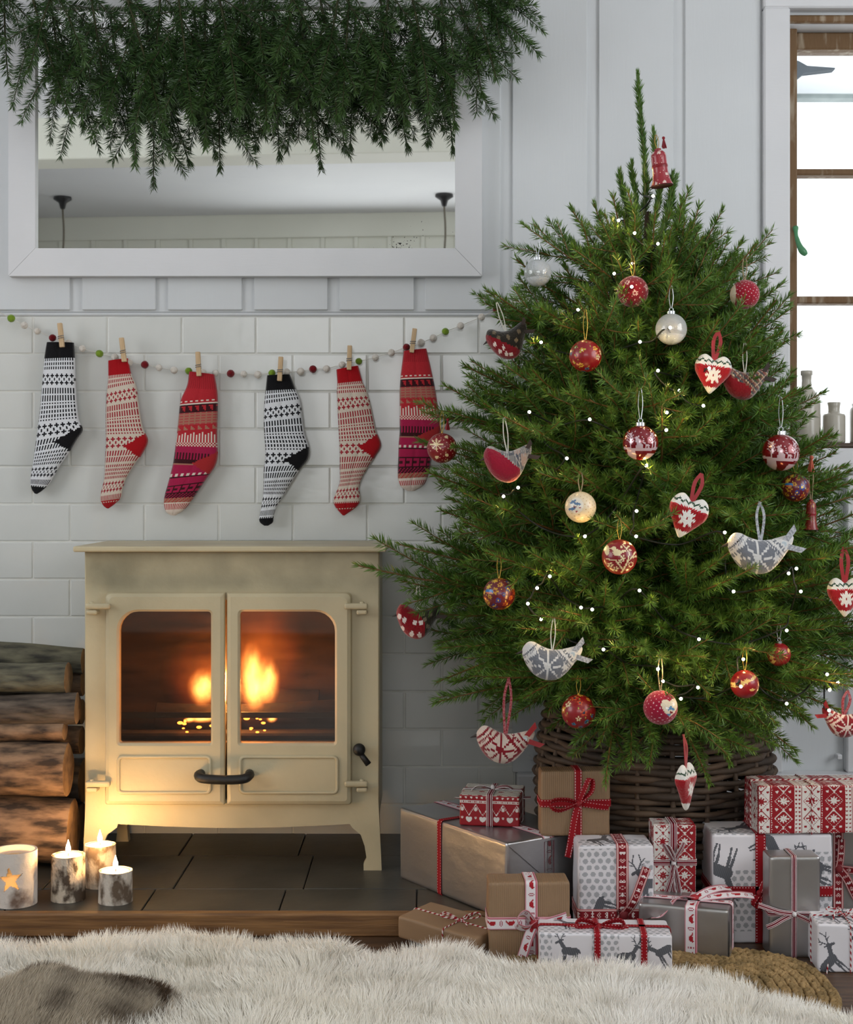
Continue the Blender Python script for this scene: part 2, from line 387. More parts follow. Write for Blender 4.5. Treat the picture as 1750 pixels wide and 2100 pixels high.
# stoneware bottles on the sill
STONE = M('stoneware', H('#b9b3a6'), 0.3, col2=H('#a9a396'), vscale=14, coat=0.3)
for px,pw,top,prof,lab in ((1655,56,760,'tall','tall grey stoneware bottle with long neck on the window sill'),(1711,46,825,'short','short stoneware jar with flared collar on the window sill'),(1770,52,828,'jar','stoneware jar cut off by the right edge, on the window sill')):
    d = 3.005; c = P(px,909,d); R = S(pw/2,d); Hh = S(909-top,d)
    if prof == 'tall': pr = [(0.6*R,0),(0.97*R,0.01*Hh),(R,0.04*Hh),(R,0.56*Hh),(0.93*R,0.64*Hh),(0.6*R,0.72*Hh),(0.38*R,0.77*Hh),(0.34*R,0.86*Hh),(0.36*R,0.93*Hh),(0.43*R,0.94*Hh),(0.43*R,0.995*Hh),(0.38*R,Hh),(0.28*R,0.99*Hh),(0.25*R,0.9*Hh)]
    elif prof == 'short': pr = [(0.7*R,0),(0.98*R,0.015*Hh),(R,0.05*Hh),(R,0.66*Hh),(0.92*R,0.71*Hh),(0.55*R,0.73*Hh),(0.5*R,0.8*Hh),(0.52*R,0.9*Hh),(0.6*R,0.985*Hh),(0.56*R,Hh),(0.42*R,0.98*Hh),(0.4*R,0.8*Hh)]
    else: pr = [(0.7*R,0),(0.98*R,0.015*Hh),(R,0.05*Hh),(R,0.8*Hh),(0.95*R,0.88*Hh),(0.8*R,0.92*Hh),(0.85*R,Hh),(0.75*R,0.99*Hh),(0.7*R,0.9*Hh)]
    o = mk('stoneware_bottle', lathe(pr,28,(c.x,c.y,SILLZ)), STONE, smooth=True); tag(o, lab, 'bottle', 'stoneware on the sill')

# ------------------------------------------------------------------ stove
DS = 2.70; SX = lambda px: (px-875)/FP*DS
SZ = lambda py: CZ+(1000-py)/FP*DS
YF = DS-D0
ENAM = M('cream_stove_enamel', H('#c4b796'), 0.42, col2=H('#8f8870'), vscale=4, contrast=(0.45,0.9), bump=0.12, bscale=120, spec=0.4)
def sooty(base):
    m = base.copy(); m.name = 'cream_enamel_with_soot'; N, L = m.node_tree.nodes, m.node_tree.links; b = N['Principled BSDF']
    src = b.inputs['Base Color'].links[0].from_socket; tc = N.new('ShaderNodeTexCoord'); sp = N.new('ShaderNodeSeparateXYZ'); L.new(tc.outputs['Object'], sp.inputs[0])
    g = N.new('ShaderNodeMapRange'); g.interpolation_type = 'SMOOTHSTEP'; g.inputs[1].default_value = SZ(1235)-HZ; g.inputs[2].default_value = SZ(1190)-HZ; L.new(sp.outputs['Z'], g.inputs[0])
    n = N.new('ShaderNodeTexNoise'); n.inputs['Scale'].default_value = 7; n.inputs['Detail'].default_value = 8; L.new(tc.outputs['Object'], n.inputs['Vector'])
    r = N.new('ShaderNodeMapRange'); r.inputs[1].default_value = 0.3; r.inputs[2].default_value = 0.7; r.inputs[4].default_value = 0.62; L.new(n.outputs['Fac'], r.inputs[0])
    f = N.new('ShaderNodeMath'); f.operation = 'MULTIPLY'; L.new(g.outputs[0], f.inputs[0]); L.new(r.outputs[0], f.inputs[1])
    mx = N.new('ShaderNodeMix'); mx.data_type = 'RGBA'; L.new(f.outputs[0], mx.inputs[0]); L.new(src, mx.inputs[6]); mx.inputs[7].default_value = (*H('#57543f'),1); L.new(mx.outputs[2], b.inputs['Base Color']); return m
SOOT = sooty(ENAM)
CAST = M('black_cast_iron', H('#131313'), 0.5, col2=H('#201e1c'), vscale=30, bump=0.2, bscale=150)
stove = thing('wood_stove','cream enamelled double-door wood-burning stove on the slate hearth','stove',(SX(475),YF/2,HZ))
YBK = -0.05
# top plate
mk('top_plate', rbox(SX(155),SX(793),YF-0.022,YBK+0.02,SZ(1131),SZ(1119.5),0.003,2), ENAM, stove)
# front panel built round the door opening, side and back plates
zt_, zb_ = SZ(1131)+0.0, SZ(1690)
arch = [(SX(242)+(SX(718)-SX(242))*t, SZ(1690+8*math.sin(math.pi*t))) for t in np.linspace(0,1,13)]
bottom = [(SX(176),SZ(1640)),(SX(173),SZ(1700)),(SX(171),SZ(1778)+0.0),(SX(205),HZ),(SX(206),SZ(1760)),(SX(210),SZ(1735)),(SX(220),SZ(1712)),(SX(240),SZ(1697))]+arch+[(SX(722),SZ(1697)),(SX(740),SZ(1712)),(SX(748),SZ(1735)),(SX(752),SZ(1760)),(SX(746),SZ(1772)),(SX(746),HZ),(SX(783),HZ),(SX(782),SZ(1760)),(SX(776),SZ(1640))]
bottom[2] = (SX(169),HZ)
mk('front_panel', join(prism_xz(bottom[::-1],YF,YF+0.016), box(SX(176),SX(776),YF,YF+0.016,SZ(1230),zt_), box(SX(176),SX(236),YF,YF+0.016,SZ(1640),SZ(1230)), box(SX(706),SX(776),YF,YF+0.016,SZ(1640),SZ(1230))), SOOT, stove)
for a,b_ in ((176,182),(770,776)): mk('side_plate', rbox(SX(a),SX(b_),YF+0.016,YBK,SZ(1690),zt_,0.001), ENAM, stove)
mk('corner_bead', tube([(SX(776)-0.003,YF+0.006,SZ(1690)),(SX(776)-0.003,YF+0.006,zt_)],0.006,10), ENAM, stove, smooth=True)
mk('corner_bead', tube([(SX(176)+0.003,YF+0.006,SZ(1690)),(SX(176)+0.003,YF+0.006,zt_)],0.006,10), ENAM, stove, smooth=True)
mk('back_plate', box(SX(176),SX(776),YBK-0.005,YBK,SZ(1690),zt_), ENAM, stove)
mk('base_plate', box(SX(182),SX(770),YF+0.016,YBK-0.005,SZ(1690),SZ(1684)), CAST, stove)
for a,b_ in ((186,214),(738,766)):
    x0,x1 = SX(a),SX(b_)
    mk('leg', prism_xz([(x0,HZ),(x1,HZ),(x1-0.003,HZ+0.03),(x1+0.005,SZ(1690)),(x0-0.005,SZ(1690)),(x0+0.003,HZ+0.03)],YBK-0.03,YBK-0.012), ENAM, stove)
BRICK = M('fire_brick', H('#4f3b28'), 0.9, col2=H('#291d13'), vscale=10, stretch=(1,1,5), bump=0.3, bscale=20)
fb = mk('firebox_lining', join(box(SX(190),SX(762),YBK-0.03,YBK-0.02,SZ(1680),SZ(1200)), box(SX(184),SX(190),YF+0.02,YBK-0.02,SZ(1680),SZ(1200)), box(SX(762),SX(768),YF+0.02,YBK-0.02,SZ(1680),SZ(1200)), box(SX(184),SX(768),YF+0.02,YBK-0.02,SZ(1200),SZ(1196)), box(SX(190),SX(762),YF+0.02,YBK-0.02,SZ(1530),SZ(1526))), BRICK, stove)
mk('log_guard', rbox(SX(200),SX(752),YF+0.03,YF+0.036,SZ(1478),SZ(1466),0.001), CAST, stove)
GLS = glass_mat('stove_glass',(0.78,0.70,0.62),0.085,0.03)
YD = YF-0.016
for (a,b_,ga,gb,rl,gl) in ((218,463,247,435,(0.004,0.002,0.002,0.01),(0.004,0.003,0.006,0.036)),(466.5,722,494,688,(0.002,0.006,0.01,0.002),(0.003,0.004,0.036,0.006))):
    out0 = rrect(SX(a),SX(b_),SZ(1648),SZ(1214),rl); ins = lambda r,e: [max(0.001,q-e) for q in r]
    out05 = rrect(SX(a)+0.002,SX(b_)-0.002,SZ(1648)+0.002,SZ(1214)-0.002,rl); out1 = rrect(SX(a)+0.008,SX(b_)-0.008,SZ(1648)+0.008,SZ(1214)-0.008,rl)
    in0 = rrect(SX(ga)-0.004,SX(gb)+0.004,SZ(1522)-0.004,SZ(1253)+0.004,[q+0.003 for q in gl]); in1 = rrect(SX(ga),SX(gb),SZ(1522),SZ(1253),gl)
    door = mk('door', rings([ring_y(out0,YF+0.006),ring_y(out0,YD+0.009),ring_y(out05,YD+0.003),ring_y(out1,YD),ring_y(in0,YD),ring_y(in1,YD+0.004),ring_y(in1,YF+0.006),ring_y(out0,YF+0.006)],caps=(False,False)), ENAM, stove)
    mk('glass_pane', prism_xz([(x,z) for x,z in rrect(SX(ga)-0.002,SX(gb)+0.002,SZ(1522)-0.002,SZ(1253)+0.002,gl)],YF-0.002,YF+0.002), GLS, door)
    loop = rrect(SX(a+29),SX(b_-29),SZ(1622),SZ(1549),(0.008,)*4)
    mk('raised_bead', tube([(x,YD-0.0005,z) for x,z in loop],0.0032,8,closed=True), ENAM, door, smooth=True)
# hinges
for sx_,x0,x1 in ((1,182,232),(-1,708,756)):
    for yy_ in (1235,1596):
        xa,xb = SX(x0),SX(x1); cx = xa+0.011 if sx_>0 else xb-0.011
        hg = mk('hinge', join(rbox(xa,xb,YD-0.014,YD-0.001,SZ(yy_+12),SZ(yy_),0.0035,2), rbox(cx-0.010,cx+0.010,YD-0.012,YF,SZ(yy_+23),SZ(yy_+13.5),0.003,2)), ENAM, stove)
        mk('hinge_pin', lathe([(0.0045,SZ(yy_)-0.002),(0.0045,SZ(yy_)+0.001),(0.003,SZ(yy_)+0.003),(0.0005,SZ(yy_)+0.003)],12,(cx,YD-0.007,0)), ENAM, hg, smooth=True)
hb = mk('handle', tube(catmull([(SX(415),YD,SZ(1583)),(SX(413),YD-0.018,SZ(1583)),(SX(424),YD-0.032,SZ(1586)),(SX(465),YD-0.035,SZ(1588)),(SX(505),YD-0.032,SZ(1587)),(SX(516),YD-0.018,SZ(1583)),(SX(514),YD,SZ(1583))],6),0.0085,12), CAST, stove, smooth=True)
kn = mk('air_lever', join(sphere((SX(738),YF-0.022,SZ(1533)),0.0115,18,12), tube([(SX(738),YF,SZ(1533)),(SX(738),YF-0.02,SZ(1533))],0.006,10), tube([(SX(741),YF-0.022,SZ(1541)),(SX(757),YF-0.022,SZ(1563))],[0.005,0.006],10)), CAST, stove, smooth=True)

# fire inside
BARK = M('log_bark', H('#6a5d50'), 0.85, col2=H('#241c16'), vscale=75, stretch=(0.22,1,1), contrast=(0.35,0.68), detail=9, bump=1.0, bscale=75, bstretch=(0.22,1,1))
CUT = M('log_cut_wood', H('#94714a'), 0.85, col2=H('#5f452c'), vscale=30, bump=0.3, bscale=60)
CHAR = M('charred_wood', H('#1a1310'), 0.9, col2=H('#32241c'), vscale=30, bump=0.8, bscale=40)
def logmesh(p0, p1, r, seed, flat=1.0, n=20, m=14, bumpy=0.1, rz=1.0):
    p0,p1 = np.array(p0,float),np.array(p1,float); ax = (p1-p0); Ln = np.linalg.norm(ax); ax/=Ln
    up = np.array([0,0,1.0]); sd = np.cross(ax,up); sd/=np.linalg.norm(sd); up = np.cross(sd,ax); R=[]
    for k in range(m+1):
        t=k/m; c=p0+ax*Ln*t+up*0.006*math.sin(3*t+seed)
        a=np.arange(n)*2*math.pi/n
        q=np.stack([np.cos(a)*2,np.sin(a)*2,np.full(n,t*Ln*14)],1)
        rr=r*(1+bumpy*vnoise(q,seed,1.1)); 
        R.append(c+np.cos(a)[:,None]*rr[:,None]*sd*flat+np.sin(a)[:,None]*rr[:,None]*up*rz)
    return R
def make_log(name, p0, p1, r, seed, label, cat='log', mat=None, group=None, parent=None, flat=1.0, cut=None, bumpy=0.1, rz=1.0):
    R = logmesh(p0,p1,r,seed,flat,bumpy=bumpy,rz=rz)
    c = (np.array(p0)+np.array(p1))/2
    t = thing(name,label,cat,(c[0],c[1],min(p0[2],p1[2])-r*rz),group=group)
    mk('bark', rings(R,caps=(False,False)), mat or BARK, t, smooth=True)
    for Q,s in ((R[0],-1),(R[-1],1)):
        cc = np.mean(Q,axis=0); dirv = (np.array(p1)-np.array(p0)); dirv/=np.linalg.norm(dirv)
        rs=[Q,[cc+(q-cc)*0.95+dirv*s*0.001 for q in Q],[cc+(q-cc)*0.5+dirv*s*0.002 for q in Q],[cc+(q-cc)*0.02+dirv*s*0.002 for q in Q]]
        mk('cut_end', rings(rs,caps=(False,True)), cut or CUT, t)
    return t
make_log('burning_log',(SX(300),YF+0.11,SZ(1485)),(SX(690),YF+0.12,SZ(1490)),0.028,4,'charred log lying across the grate behind the stove glass',mat=CHAR,cut=CHAR,group='logs burning in the stove')
make_log('burning_log',(SX(395),YF+0.15,SZ(1440)),(SX(640),YF+0.16,SZ(1462)),0.024,9,'half burnt log on top of the fire in the stove',mat=CHAR,cut=CHAR,group='logs burning in the stove')
def fire_mat(name, c0, c1, st, pw):
    m = bpy.data.materials.new(name); m.use_nodes=True; N,L=m.node_tree.nodes,m.node_tree.links; N.remove(N['Principled BSDF'])
    tc=N.new('ShaderNodeTexCoord'); ns=N.new('ShaderNodeTexNoise'); ns.inputs['Scale'].default_value=2.2; L.new(tc.outputs['Object'],ns.inputs['Vector'])
    g=N.new('ShaderNodeTexGradient'); g.gradient_type='SPHERICAL'; L.new(tc.outputs['Object'],g.inputs['Vector'])
    p=N.new('ShaderNodeMath'); p.operation='POWER'; p.inputs[1].default_value=pw; L.new(g.outputs['Fac'],p.inputs[0])
    q=N.new('ShaderNodeMath'); q.operation='MULTIPLY'; L.new(p.outputs[0],q.inputs[0])
    mr=N.new('ShaderNodeMapRange'); mr.inputs[1].default_value=0.3; mr.inputs[2].default_value=0.7; mr.inputs[3].default_value=0.25*st; mr.inputs[4].default_value=st*1.6; L.new(ns.outputs['Fac'],mr.inputs[0]); L.new(mr.outputs[0],q.inputs[1])
    r=N.new('ShaderNodeValToRGB'); r.color_ramp.elements[0].color=(*c0,1); r.color_ramp.elements[1].color=(*c1,1); r.color_ramp.elements[1].position=0.6; L.new(g.outputs['Fac'],r.inputs['Fac'])
    e=N.new('ShaderNodeEmission'); L.new(r.outputs[0],e.inputs['Color']); L.new(q.outputs[0],e.inputs['Strength']); L.new(e.outputs[0],N['Material Output'].inputs['Volume'])
    return m
FIRE = fire_mat('flame_volume',(1.0,0.16,0.02),(1.0,0.62,0.16),420,1.5)
GLOW = fire_mat('fire_glow_volume',(1.0,0.08,0.01),(1.0,0.22,0.03),26,1.6)
fire = thing('fire','orange and yellow flames burning behind the stove glass','fire',(SX(470),YF+0.12,SZ(1490)))
us = mesh('flame',*sphere((0,0,0),1,24,16))
us.materials.append(FIRE)
us2 = mesh('flame_glow',*sphere((0,0,0),1,24,16)); us2.materials.append(GLOW)
for px,py,sx_,sz_,yo,mm_ in ((400,1425,0.034,0.042,0.10,us),(432,1405,0.022,0.048,0.12,us),(512,1430,0.030,0.046,0.09,us),(535,1415,0.026,0.055,0.12,us),(500,1400,0.03,0.07,0.13,us),(405,1484,0.034,0.009,0.06,us),(552,1482,0.012,0.009,0.05,us),(380,1484,0.012,0.007,0.05,us),(515,1360,0.10,0.13,0.13,us2),(400,1410,0.09,0.085,0.13,us2)):
    o = bpy.data.objects.new('flame',mm_); link(o,fire); o.scale=(sx_,0.022 if mm_ is us else 0.04,sz_); o.location=Vector((SX(px),YF+yo,SZ(py)))-WL[fire.name]
EMB = M('glowing_ember',H('#2a0d05'),0.9,emit=(1.0,0.22,0.03),estr=14)
re = random.Random(8)
for k in range(26):
    x = SX(re.choice([re.uniform(355,440),re.uniform(495,565)])); o=mk('ember',sphere((x,YF+re.uniform(0.04,0.1),SZ(1512)+re.uniform(0,0.03)),re.uniform(0.002,0.005),8,6,(1.3,1,0.7)),EMB,fire)
mk('ash_bed', rbox(SX(200),SX(752),YF+0.04,YBK-0.035,SZ(1526),SZ(1512),0.004), CHAR, fire)
fl = bpy.data.lights.new('fire_light','POINT'); fl.energy=3.2; fl.color=(1.0,0.42,0.12); fl.shadow_soft_size=0.03
fo = bpy.data.objects.new('fire_light',fl); COL.objects.link(fo); fo.location=(SX(470),YF+0.085,SZ(1420))
# ------------------------------------------------------------------ firewood stack beside the stove
def LG(x1, y0, y1, d, seed, lab, flat=1.0, bumpy=0.15, tilt=0, x0=-190, mat=None, bent=0):
    r = S((y1-y0)/2, d); a = P(x0,(y0+y1)/2-tilt,d); b = P(x1,(y0+y1)/2,d)
    return make_log('firewood_log', tuple(a), tuple(b), r, seed, lab, group='firewood stacked beside the stove', flat=flat, bumpy=bumpy, mat=mat)
BARK2 = M('lichen_bark', H('#6d6955'), 0.85, col2=H('#2b2922'), vscale=70, stretch=(0.25,1,1), contrast=(0.35,0.68), detail=9, bump=0.9, bscale=70, bstretch=(0.25,1,1))
BARK3 = M('pale_peeling_bark', H('#96765a'), 0.85, col2=H('#33261c'), vscale=60, stretch=(0.28,1,1), contrast=(0.38,0.64), detail=9, bump=0.9, bscale=60, bstretch=(0.28,1,1))
LG(172,1322,1376,2.80,1,'thin mossy log at the very top back of the firewood stack',mat=BARK2,tilt=4)
LG(140,1353,1420,2.72,2,'thick greenish log just under the topmost log of the stack',mat=BARK2)
LG(160,1419,1482,2.71,3,'grey log with a dark knot, third down in the firewood stack')
LG(133,1483,1526,2.70,5,'slim log in the middle of the firewood stack',mat=BARK3)
LG(140,1527,1636,2.70,6,'fat log with peeling orange-lit bark below the slim log',mat=BARK3,flat=0.9,bumpy=0.12)
LG(150,1640,1768,2.72,7,'largest split log at the bottom of the firewood stack',mat=BARK3,flat=0.85,bumpy=0.16)
LG(172,1374,1432,2.84,11,'log end showing behind the greenish log, next to the stove')
LG(168,1486,1546,2.84,13,'back-row log end with pale cut face next to the stove side',mat=BARK3)
LG(171,1548,1640,2.86,14,'dark back-row log low in the stack beside the stove')
LG(168,1644,1716,2.87,15,'dark log at the floor at the back of the stack')
LG(169,1434,1484,2.86,16,'thin back-row log half hidden by the knotted log')

# ------------------------------------------------------------------ candles in birch bark
def bark_mat(name, ca, cb, sc):
    return M(name, ca, 0.8, col2=cb, vscale=sc, stretch=(1,1,0.7), contrast=(0.44,0.58), bump=1.0, bscale=sc*2.2, detail=10)
BIRCH = [bark_mat('birch_bark_crackled',H('#c2b5a2'),H('#4a3c2e'),55), bark_mat('birch_bark_smooth',H('#c6b8a4'),H('#7c6750'),45), bark_mat('birch_bark_patchy',H('#c4bbae'),H('#5c4c3c'),40)]
WAX = M('candle_wax', H('#f3ead6'), 0.4, subs=0.3, col2=H('#efe4cc'), vscale=20)
FLAME = emis_mat('candle_flame', (1.0,0.57,0.22), 500)
WICK = M('candle_wick', H('#1a1512'), 0.9, col2=H('#2b2320'), vscale=80)
def barkshell(R, Hh, seed, n=40, m=10, rim=0.0035, depth=0.0):
    Rg = []
    for k in range(m+1):
        a = np.arange(n)*2*math.pi/n; t = k/m
        q = np.stack([np.cos(a)*1.5,np.sin(a)*1.5,np.full(n,t*2)],1); rr = R*(1+0.03*vnoise(q,seed,1.6)+0.02*(1-t)**3)
        Rg.append(np.stack([rr*np.cos(a),rr*np.sin(a),np.full(n,t*Hh)],1))
    top = Rg[-1].copy(); inn = top*np.array([1-rim/R,1-rim/R,1]); low = inn.copy(); low[:,2] -= max(depth,0.003)
    return rings(Rg+[inn,low],caps=(True,False))
def candle(px, pyt, pyb, w, d, seed, lab, bm):
    c = P(px,1000,d); R = S(w/2,d); Hh = CZ-HZ-(pyt-1000)/FP*d
    t = thing('birch_candle',lab,'candle',(c.x,c.y,HZ),group='lit birch bark candles')
    mk('bark', barkshell(R,Hh,seed), bm, t, local=True, smooth=False)
    mk('wax', lathe([(R-0.003,Hh*0.5),(R-0.0032,Hh-0.0008),(R*0.7,Hh-0.0018),(0.004,Hh-0.003),(0.0003,Hh-0.003)],32), WAX, t, local=True, smooth=True)
    mk('wick', tube([(0,0,Hh-0.003),(0.0005,0,Hh+0.006)],0.0009,6), WICK, t, local=True)
    fp = [(0.0004,0.004),(0.0032,0.007),(0.0044,0.0105),(0.0038,0.015),(0.0022,0.020),(0.0009,0.0245),(0.0002,0.027)]
    mk('flame', lathe([(r,z+Hh-0.002) for r,z in fp],16), FLAME, t, local=True, smooth=True)
candle(140,1752,1842,68,2.515,21,'lit birch candle with deeply cracked bark beside the bottom log',BIRCH[0])
candle(205,1731,1815,63,2.60,22,'tallest lit birch candle standing behind the other two',BIRCH[1])
candle(237,1784,1848,68,2.50,23,'shortest lit birch candle nearest the stove front',BIRCH[2])
# star lantern
def translucent(name,col):
    m=bpy.data.materials.new(name); m.use_nodes=True; N,L=m.node_tree.nodes,m.node_tree.links; N.remove(N['Principled BSDF'])
    a=N.new('ShaderNodeBsdfTranslucent'); b=N.new('ShaderNodeBsdfDiffuse'); x=N.new('ShaderNodeMixShader'); x.inputs[0].default_value=0.35
    t=N.new('ShaderNodeTexNoise'); t.inputs['Scale'].default_value=30; r=N.new('ShaderNodeValToRGB'); r.color_ramp.elements[0].color=(*[c*0.92 for c in col],1); r.color_ramp.elements[1].color=(*col,1); L.new(t.outputs['Fac'],r.inputs['Fac'])
    L.new(r.outputs[0],a.inputs[0]); L.new(r.outputs[0],b.inputs[0]); L.new(a.outputs[0],x.inputs[1]); L.new(b.outputs[0],x.inputs[2]); L.new(x.outputs[0],N['Material Output'].inputs['Surface']); return m
d=2.49; c=P(30,1000,d); R=S(45.5,d); Hh=CZ-HZ-(1742-1000)/FP*d
lan = thing('bark_lantern','birch bark tealight holder with a glowing star cutout','lantern',(c.x,c.y,HZ))
star=[]
for k in range(10):
    rr = 0.0235 if k%2==0 else 0.0098
    a = math.pi/2+k*math.pi/5+0.12; star.append((rr*math.cos(a), rr*math.sin(a)))
sc_ang, sc_z = -math.pi/2+0.07, P(0,1806,d-R).z-HZ
n=120; m=70; V=[]; Fq=[]; 
for k in range(m+1):
    for i in range(n):
        a=2*math.pi*i/n; V.append((R*math.cos(a),R*math.sin(a),Hh*k/m))
def inpoly(u,v,poly):
    ins=np.zeros(np.shape(u),bool); j=len(poly)-1
    for i in range(len(poly)):
        xi,yi=poly[i]; xj,yj=poly[j]
        if yi!=yj:
            cnd=((yi>v)!=(yj>v))&(u<(xj-xi)*(v-yi)/(yj-yi)+xi); ins^=cnd
        j=i
    return ins
for k in range(m):
    for i in range(n):
        a=2*math.pi*(i+0.5)/n; da=(a-sc_ang+math.pi)%(2*math.pi)-math.pi
        if not inpoly(np.array(da*R),np.array(Hh*(k+0.5)/m-sc_z),star): Fq.append((k*n+i,k*n+(i+1)%n,(k+1)*n+(i+1)%n,(k+1)*n+i))
Vo=np.array(V); Vi=Vo*np.array([1-0.004/R,1-0.004/R,1]); nn=len(Vo)
Fall=Fq+[tuple(nn+q for q in f[::-1]) for f in Fq]
edge={}
for f in Fq:
    for a,b in zip(f,f[1:]+f[:1]): edge[(a,b)]=1
for (a,b) in list(edge):
    if (b,a) not in edge: Fall.append((b,a,nn+a,nn+b))
mk('bark', (np.concatenate([Vo,Vi]),Fall), M('birch_bark_white',H('#cfc6bc'),0.8,col2=H('#6f5a4c'),vscale=18,contrast=(0.52,0.66),bump=0.8,bscale=45,detail=8), lan, local=True)
mk('base', lathe([(R-0.005,0),(R-0.005,0.006),(0.001,0.006)],32), WAX, lan, local=True)
mk('liner', lathe([(R-0.0055,0.006),(R-0.0055,Hh-0.014),(R-0.0075,Hh-0.014),(R-0.0075,0.007)],40), translucent('frosted_liner',H('#f2e2bd')), lan, local=True, smooth=True)
mk('tealight', lathe([(0.018,0.007),(0.018,0.022),(0.016,0.021),(0.001,0.021)],24), WAX, lan, local=True)
mk('flame', lathe([(r*1.2,z+0.02) for r,z in [(0.0004,0.004),(0.0034,0.007),(0.0045,0.011),(0.0038,0.016),(0.0018,0.022),(0.0003,0.027)]],16), FLAME, lan, local=True, smooth=True)

# ------------------------------------------------------------------ stockings
KNIT = M('knitted_wool', attr=True, rough=0.95, bump=0.35, bscale=420, sheen=0.3, spec=0.15)
def interp(st, n):
    st=np.array(st,float); L_,R_=st[:,:2],st[:,2:]; mid=(L_+R_)/2
    s=np.concatenate([[0],np.cumsum(np.linalg.norm(np.diff(mid,axis=0),axis=1)+0.5*np.linalg.norm(np.diff(R_,axis=0),axis=1))]); s/=s[-1]
    dense=catmull(np.concatenate([st,s[:,None]],1),10); ds=dense[:,4]
    t=np.linspace(0,1,n+1); return np.stack([np.interp(t,ds,dense[:,k]) for k in range(4)],1), s
def sock(name, label, st, kind, heel_v, cuff_n, toe_v, heel_s=0.45, d=2.968, group='stockings pegged to the felt ball garland'):
    nF,nB=28,6; nR=112
    E,_=interp(st,nR); rows=[]; 
    xs=np.linspace(-1,1,nF+1); xb=np.linspace(1,-1,nB+1)[1:-1]
    for i in range(nR+1):
        lx,ly,rx,ry=E[i]; Lp,Rp=np.array(P(lx,ly,d)),np.array(P(rx,ry,d)); c=(Lp+Rp)/2; h=(Rp-Lp)/2; w=np.linalg.norm(h)
        t=min(0.014,w*0.42)
        f=c+xs[:,None]*h+np.array([0,-1,0])*(t*np.sqrt(np.maximum(0,1-xs**2))**0.75*(1-0.10*np.exp(-(xs/0.09)**2)))[:,None]
        b=c+xb[:,None]*h+np.array([0,1,0])*(t*0.7*np.sqrt(np.maximum(0,1-xb**2)))[:,None]
        if i<cuff_n and i%1==0: f+=np.array([0,-1,0])*0.0006*np.cos(np.arange(nF+1)*math.pi)[:,None]
        rows.append(np.concatenate([f,b]))
    rows[0]=rows[0]; V=np.concatenate(rows); n=nF+1+nB-1; sets={'cuff':[],'leg':[],'heel':[],'toe':[]}; cols={k:[] for k in sets}
    for i in range(nR):
        for j in range(n):
            f=(i*n+j,(i+1)*n+j,(i+1)*n+(j+1)%n,i*n+(j+1)%n); v=i/nR; s=(j+0.5)/nF if j<nF else 0.5
            hv=abs(v-heel_v)
            if i<cuff_n: k='cuff'
            elif v>toe_v: k='toe'
            elif j<nF and s>heel_s+(hv/0.085)*(1-heel_s) : k='heel'
            elif j>=nF and j<nF+2 and hv<0.07: k='heel'
            else: k='leg'
            sets[k].append(f); cols[k].append(kind(i-cuff_n,j,v,k,nR))
    top=P(*( (np.array(st[0][:2])+np.array(st[0][2:]))/2 ),d)
    t=thing(name,label,'stocking',tuple(top),group=group)
    for k in sets:
        if not sets[k]: continue
        F=np.array(sets[k]); u,inv=np.unique(F.ravel(),return_inverse=True)
        mk(k,(V[u],inv.reshape(F.shape)),KNIT,t,col=np.array(cols[k]),smooth=True)
    return t
def two_tone(dark, light, solid):
    def f(i,j,v,k,nR):
        if k in('cuff','heel'): return solid
        if k=='toe': return light if (int(v*nR)==int(0.945*nR) and j%4<2) else solid
        p=i%34; c=j%28
        if i<2 : return dark if (j%2==0) else light
        if p<9 or p>=31: return dark if (i%3!=2 and c%2==0) else light
        if p<11 or 19<=p<21: return light
        if p<19:
            q=p-11; best=9
            for cx,cy in((1,1),(3,3.5),(1,6)):
                dx=abs((c-cx+2)%4-2); dy=abs(q-cy); best=min(best,dx+dy*0.8)
            return dark if best<=1 else light
        return dark if (c%2==0 and (p-21)%5<4) else light
    return f
K,W=H('#15151b'),H('#dcdee2'); RD,CR,RS=H('#9c1f2c'),H('#d3c4b4'),H('#a80d17')
bw=two_tone(K,W,H('#0d0d10')); rw=two_tone(RD,CR,RS)
def pinkf(i,j,v,k,nR):
    coral,mag,dk,be,wh=H('#b3262f'),H('#a51c48'),H('#3b0f16'),H('#a8735f'),H('#e0cfc2')
    if k=='cuff': return coral if j%2 else H('#9c2028')
    if k=='heel': return H('#a82a2c')
    if k=='toe': return wh if v>0.94 else (H('#b02a30') if j%2 else wh)
    if v<0.175: return coral
    if v<0.185: return wh if j%4<2 else coral
    if v<0.20: return wh if (v>0.193) else coral
    if v<0.255:
        q=(v-0.2)/0.055; return dk if (j%5)/5.0<q or q>0.85 or q<0.12 else coral
    if v<0.335: return be if (i%2==0 or j%4==0) else H('#b04a4a')
    if v<0.385:
        q=(v-0.335)/0.05; return be if 0.25<q<0.75 and (j%5)/5.0<q-0.1 else coral
    if v<0.455: return wh if j%2==0 and v>0.39+0.01*(j%3) else coral
    if v<0.485: return wh if (i+j)%2 else coral
    if v<0.53: return mag
    if v<0.60: return dk if (j%2==0 or v>0.575) else mag
    if v<0.615: return be
    if v<0.665: return mag
    if v<0.68: return wh if j%4<2 else mag
    if v<0.70: return dk if i%2 else mag
    if v<0.745: return mag
    if v<0.82:
        q=(v-0.745)/0.075; return dk if q<0.14 or q>0.86 or j%6==0 or (j%6<4 and 0.42<q<0.58) else mag
    if v<0.855: return dk if (i+j)%3 else mag
    if v<0.89: return be if (i+j)%4 else H('#b02a30')
    return wh
s1=[(96,702,152,703),(91,735,154,733),(86,790,156,790),(82,840,159,835),(78,870,163,862),(75,895,170,882),(72,917,158,901),(69,940,140,931),(65,965,119,962),(62,988,103,990),(65,1003,87,1006),(71,1012,76,1013)]
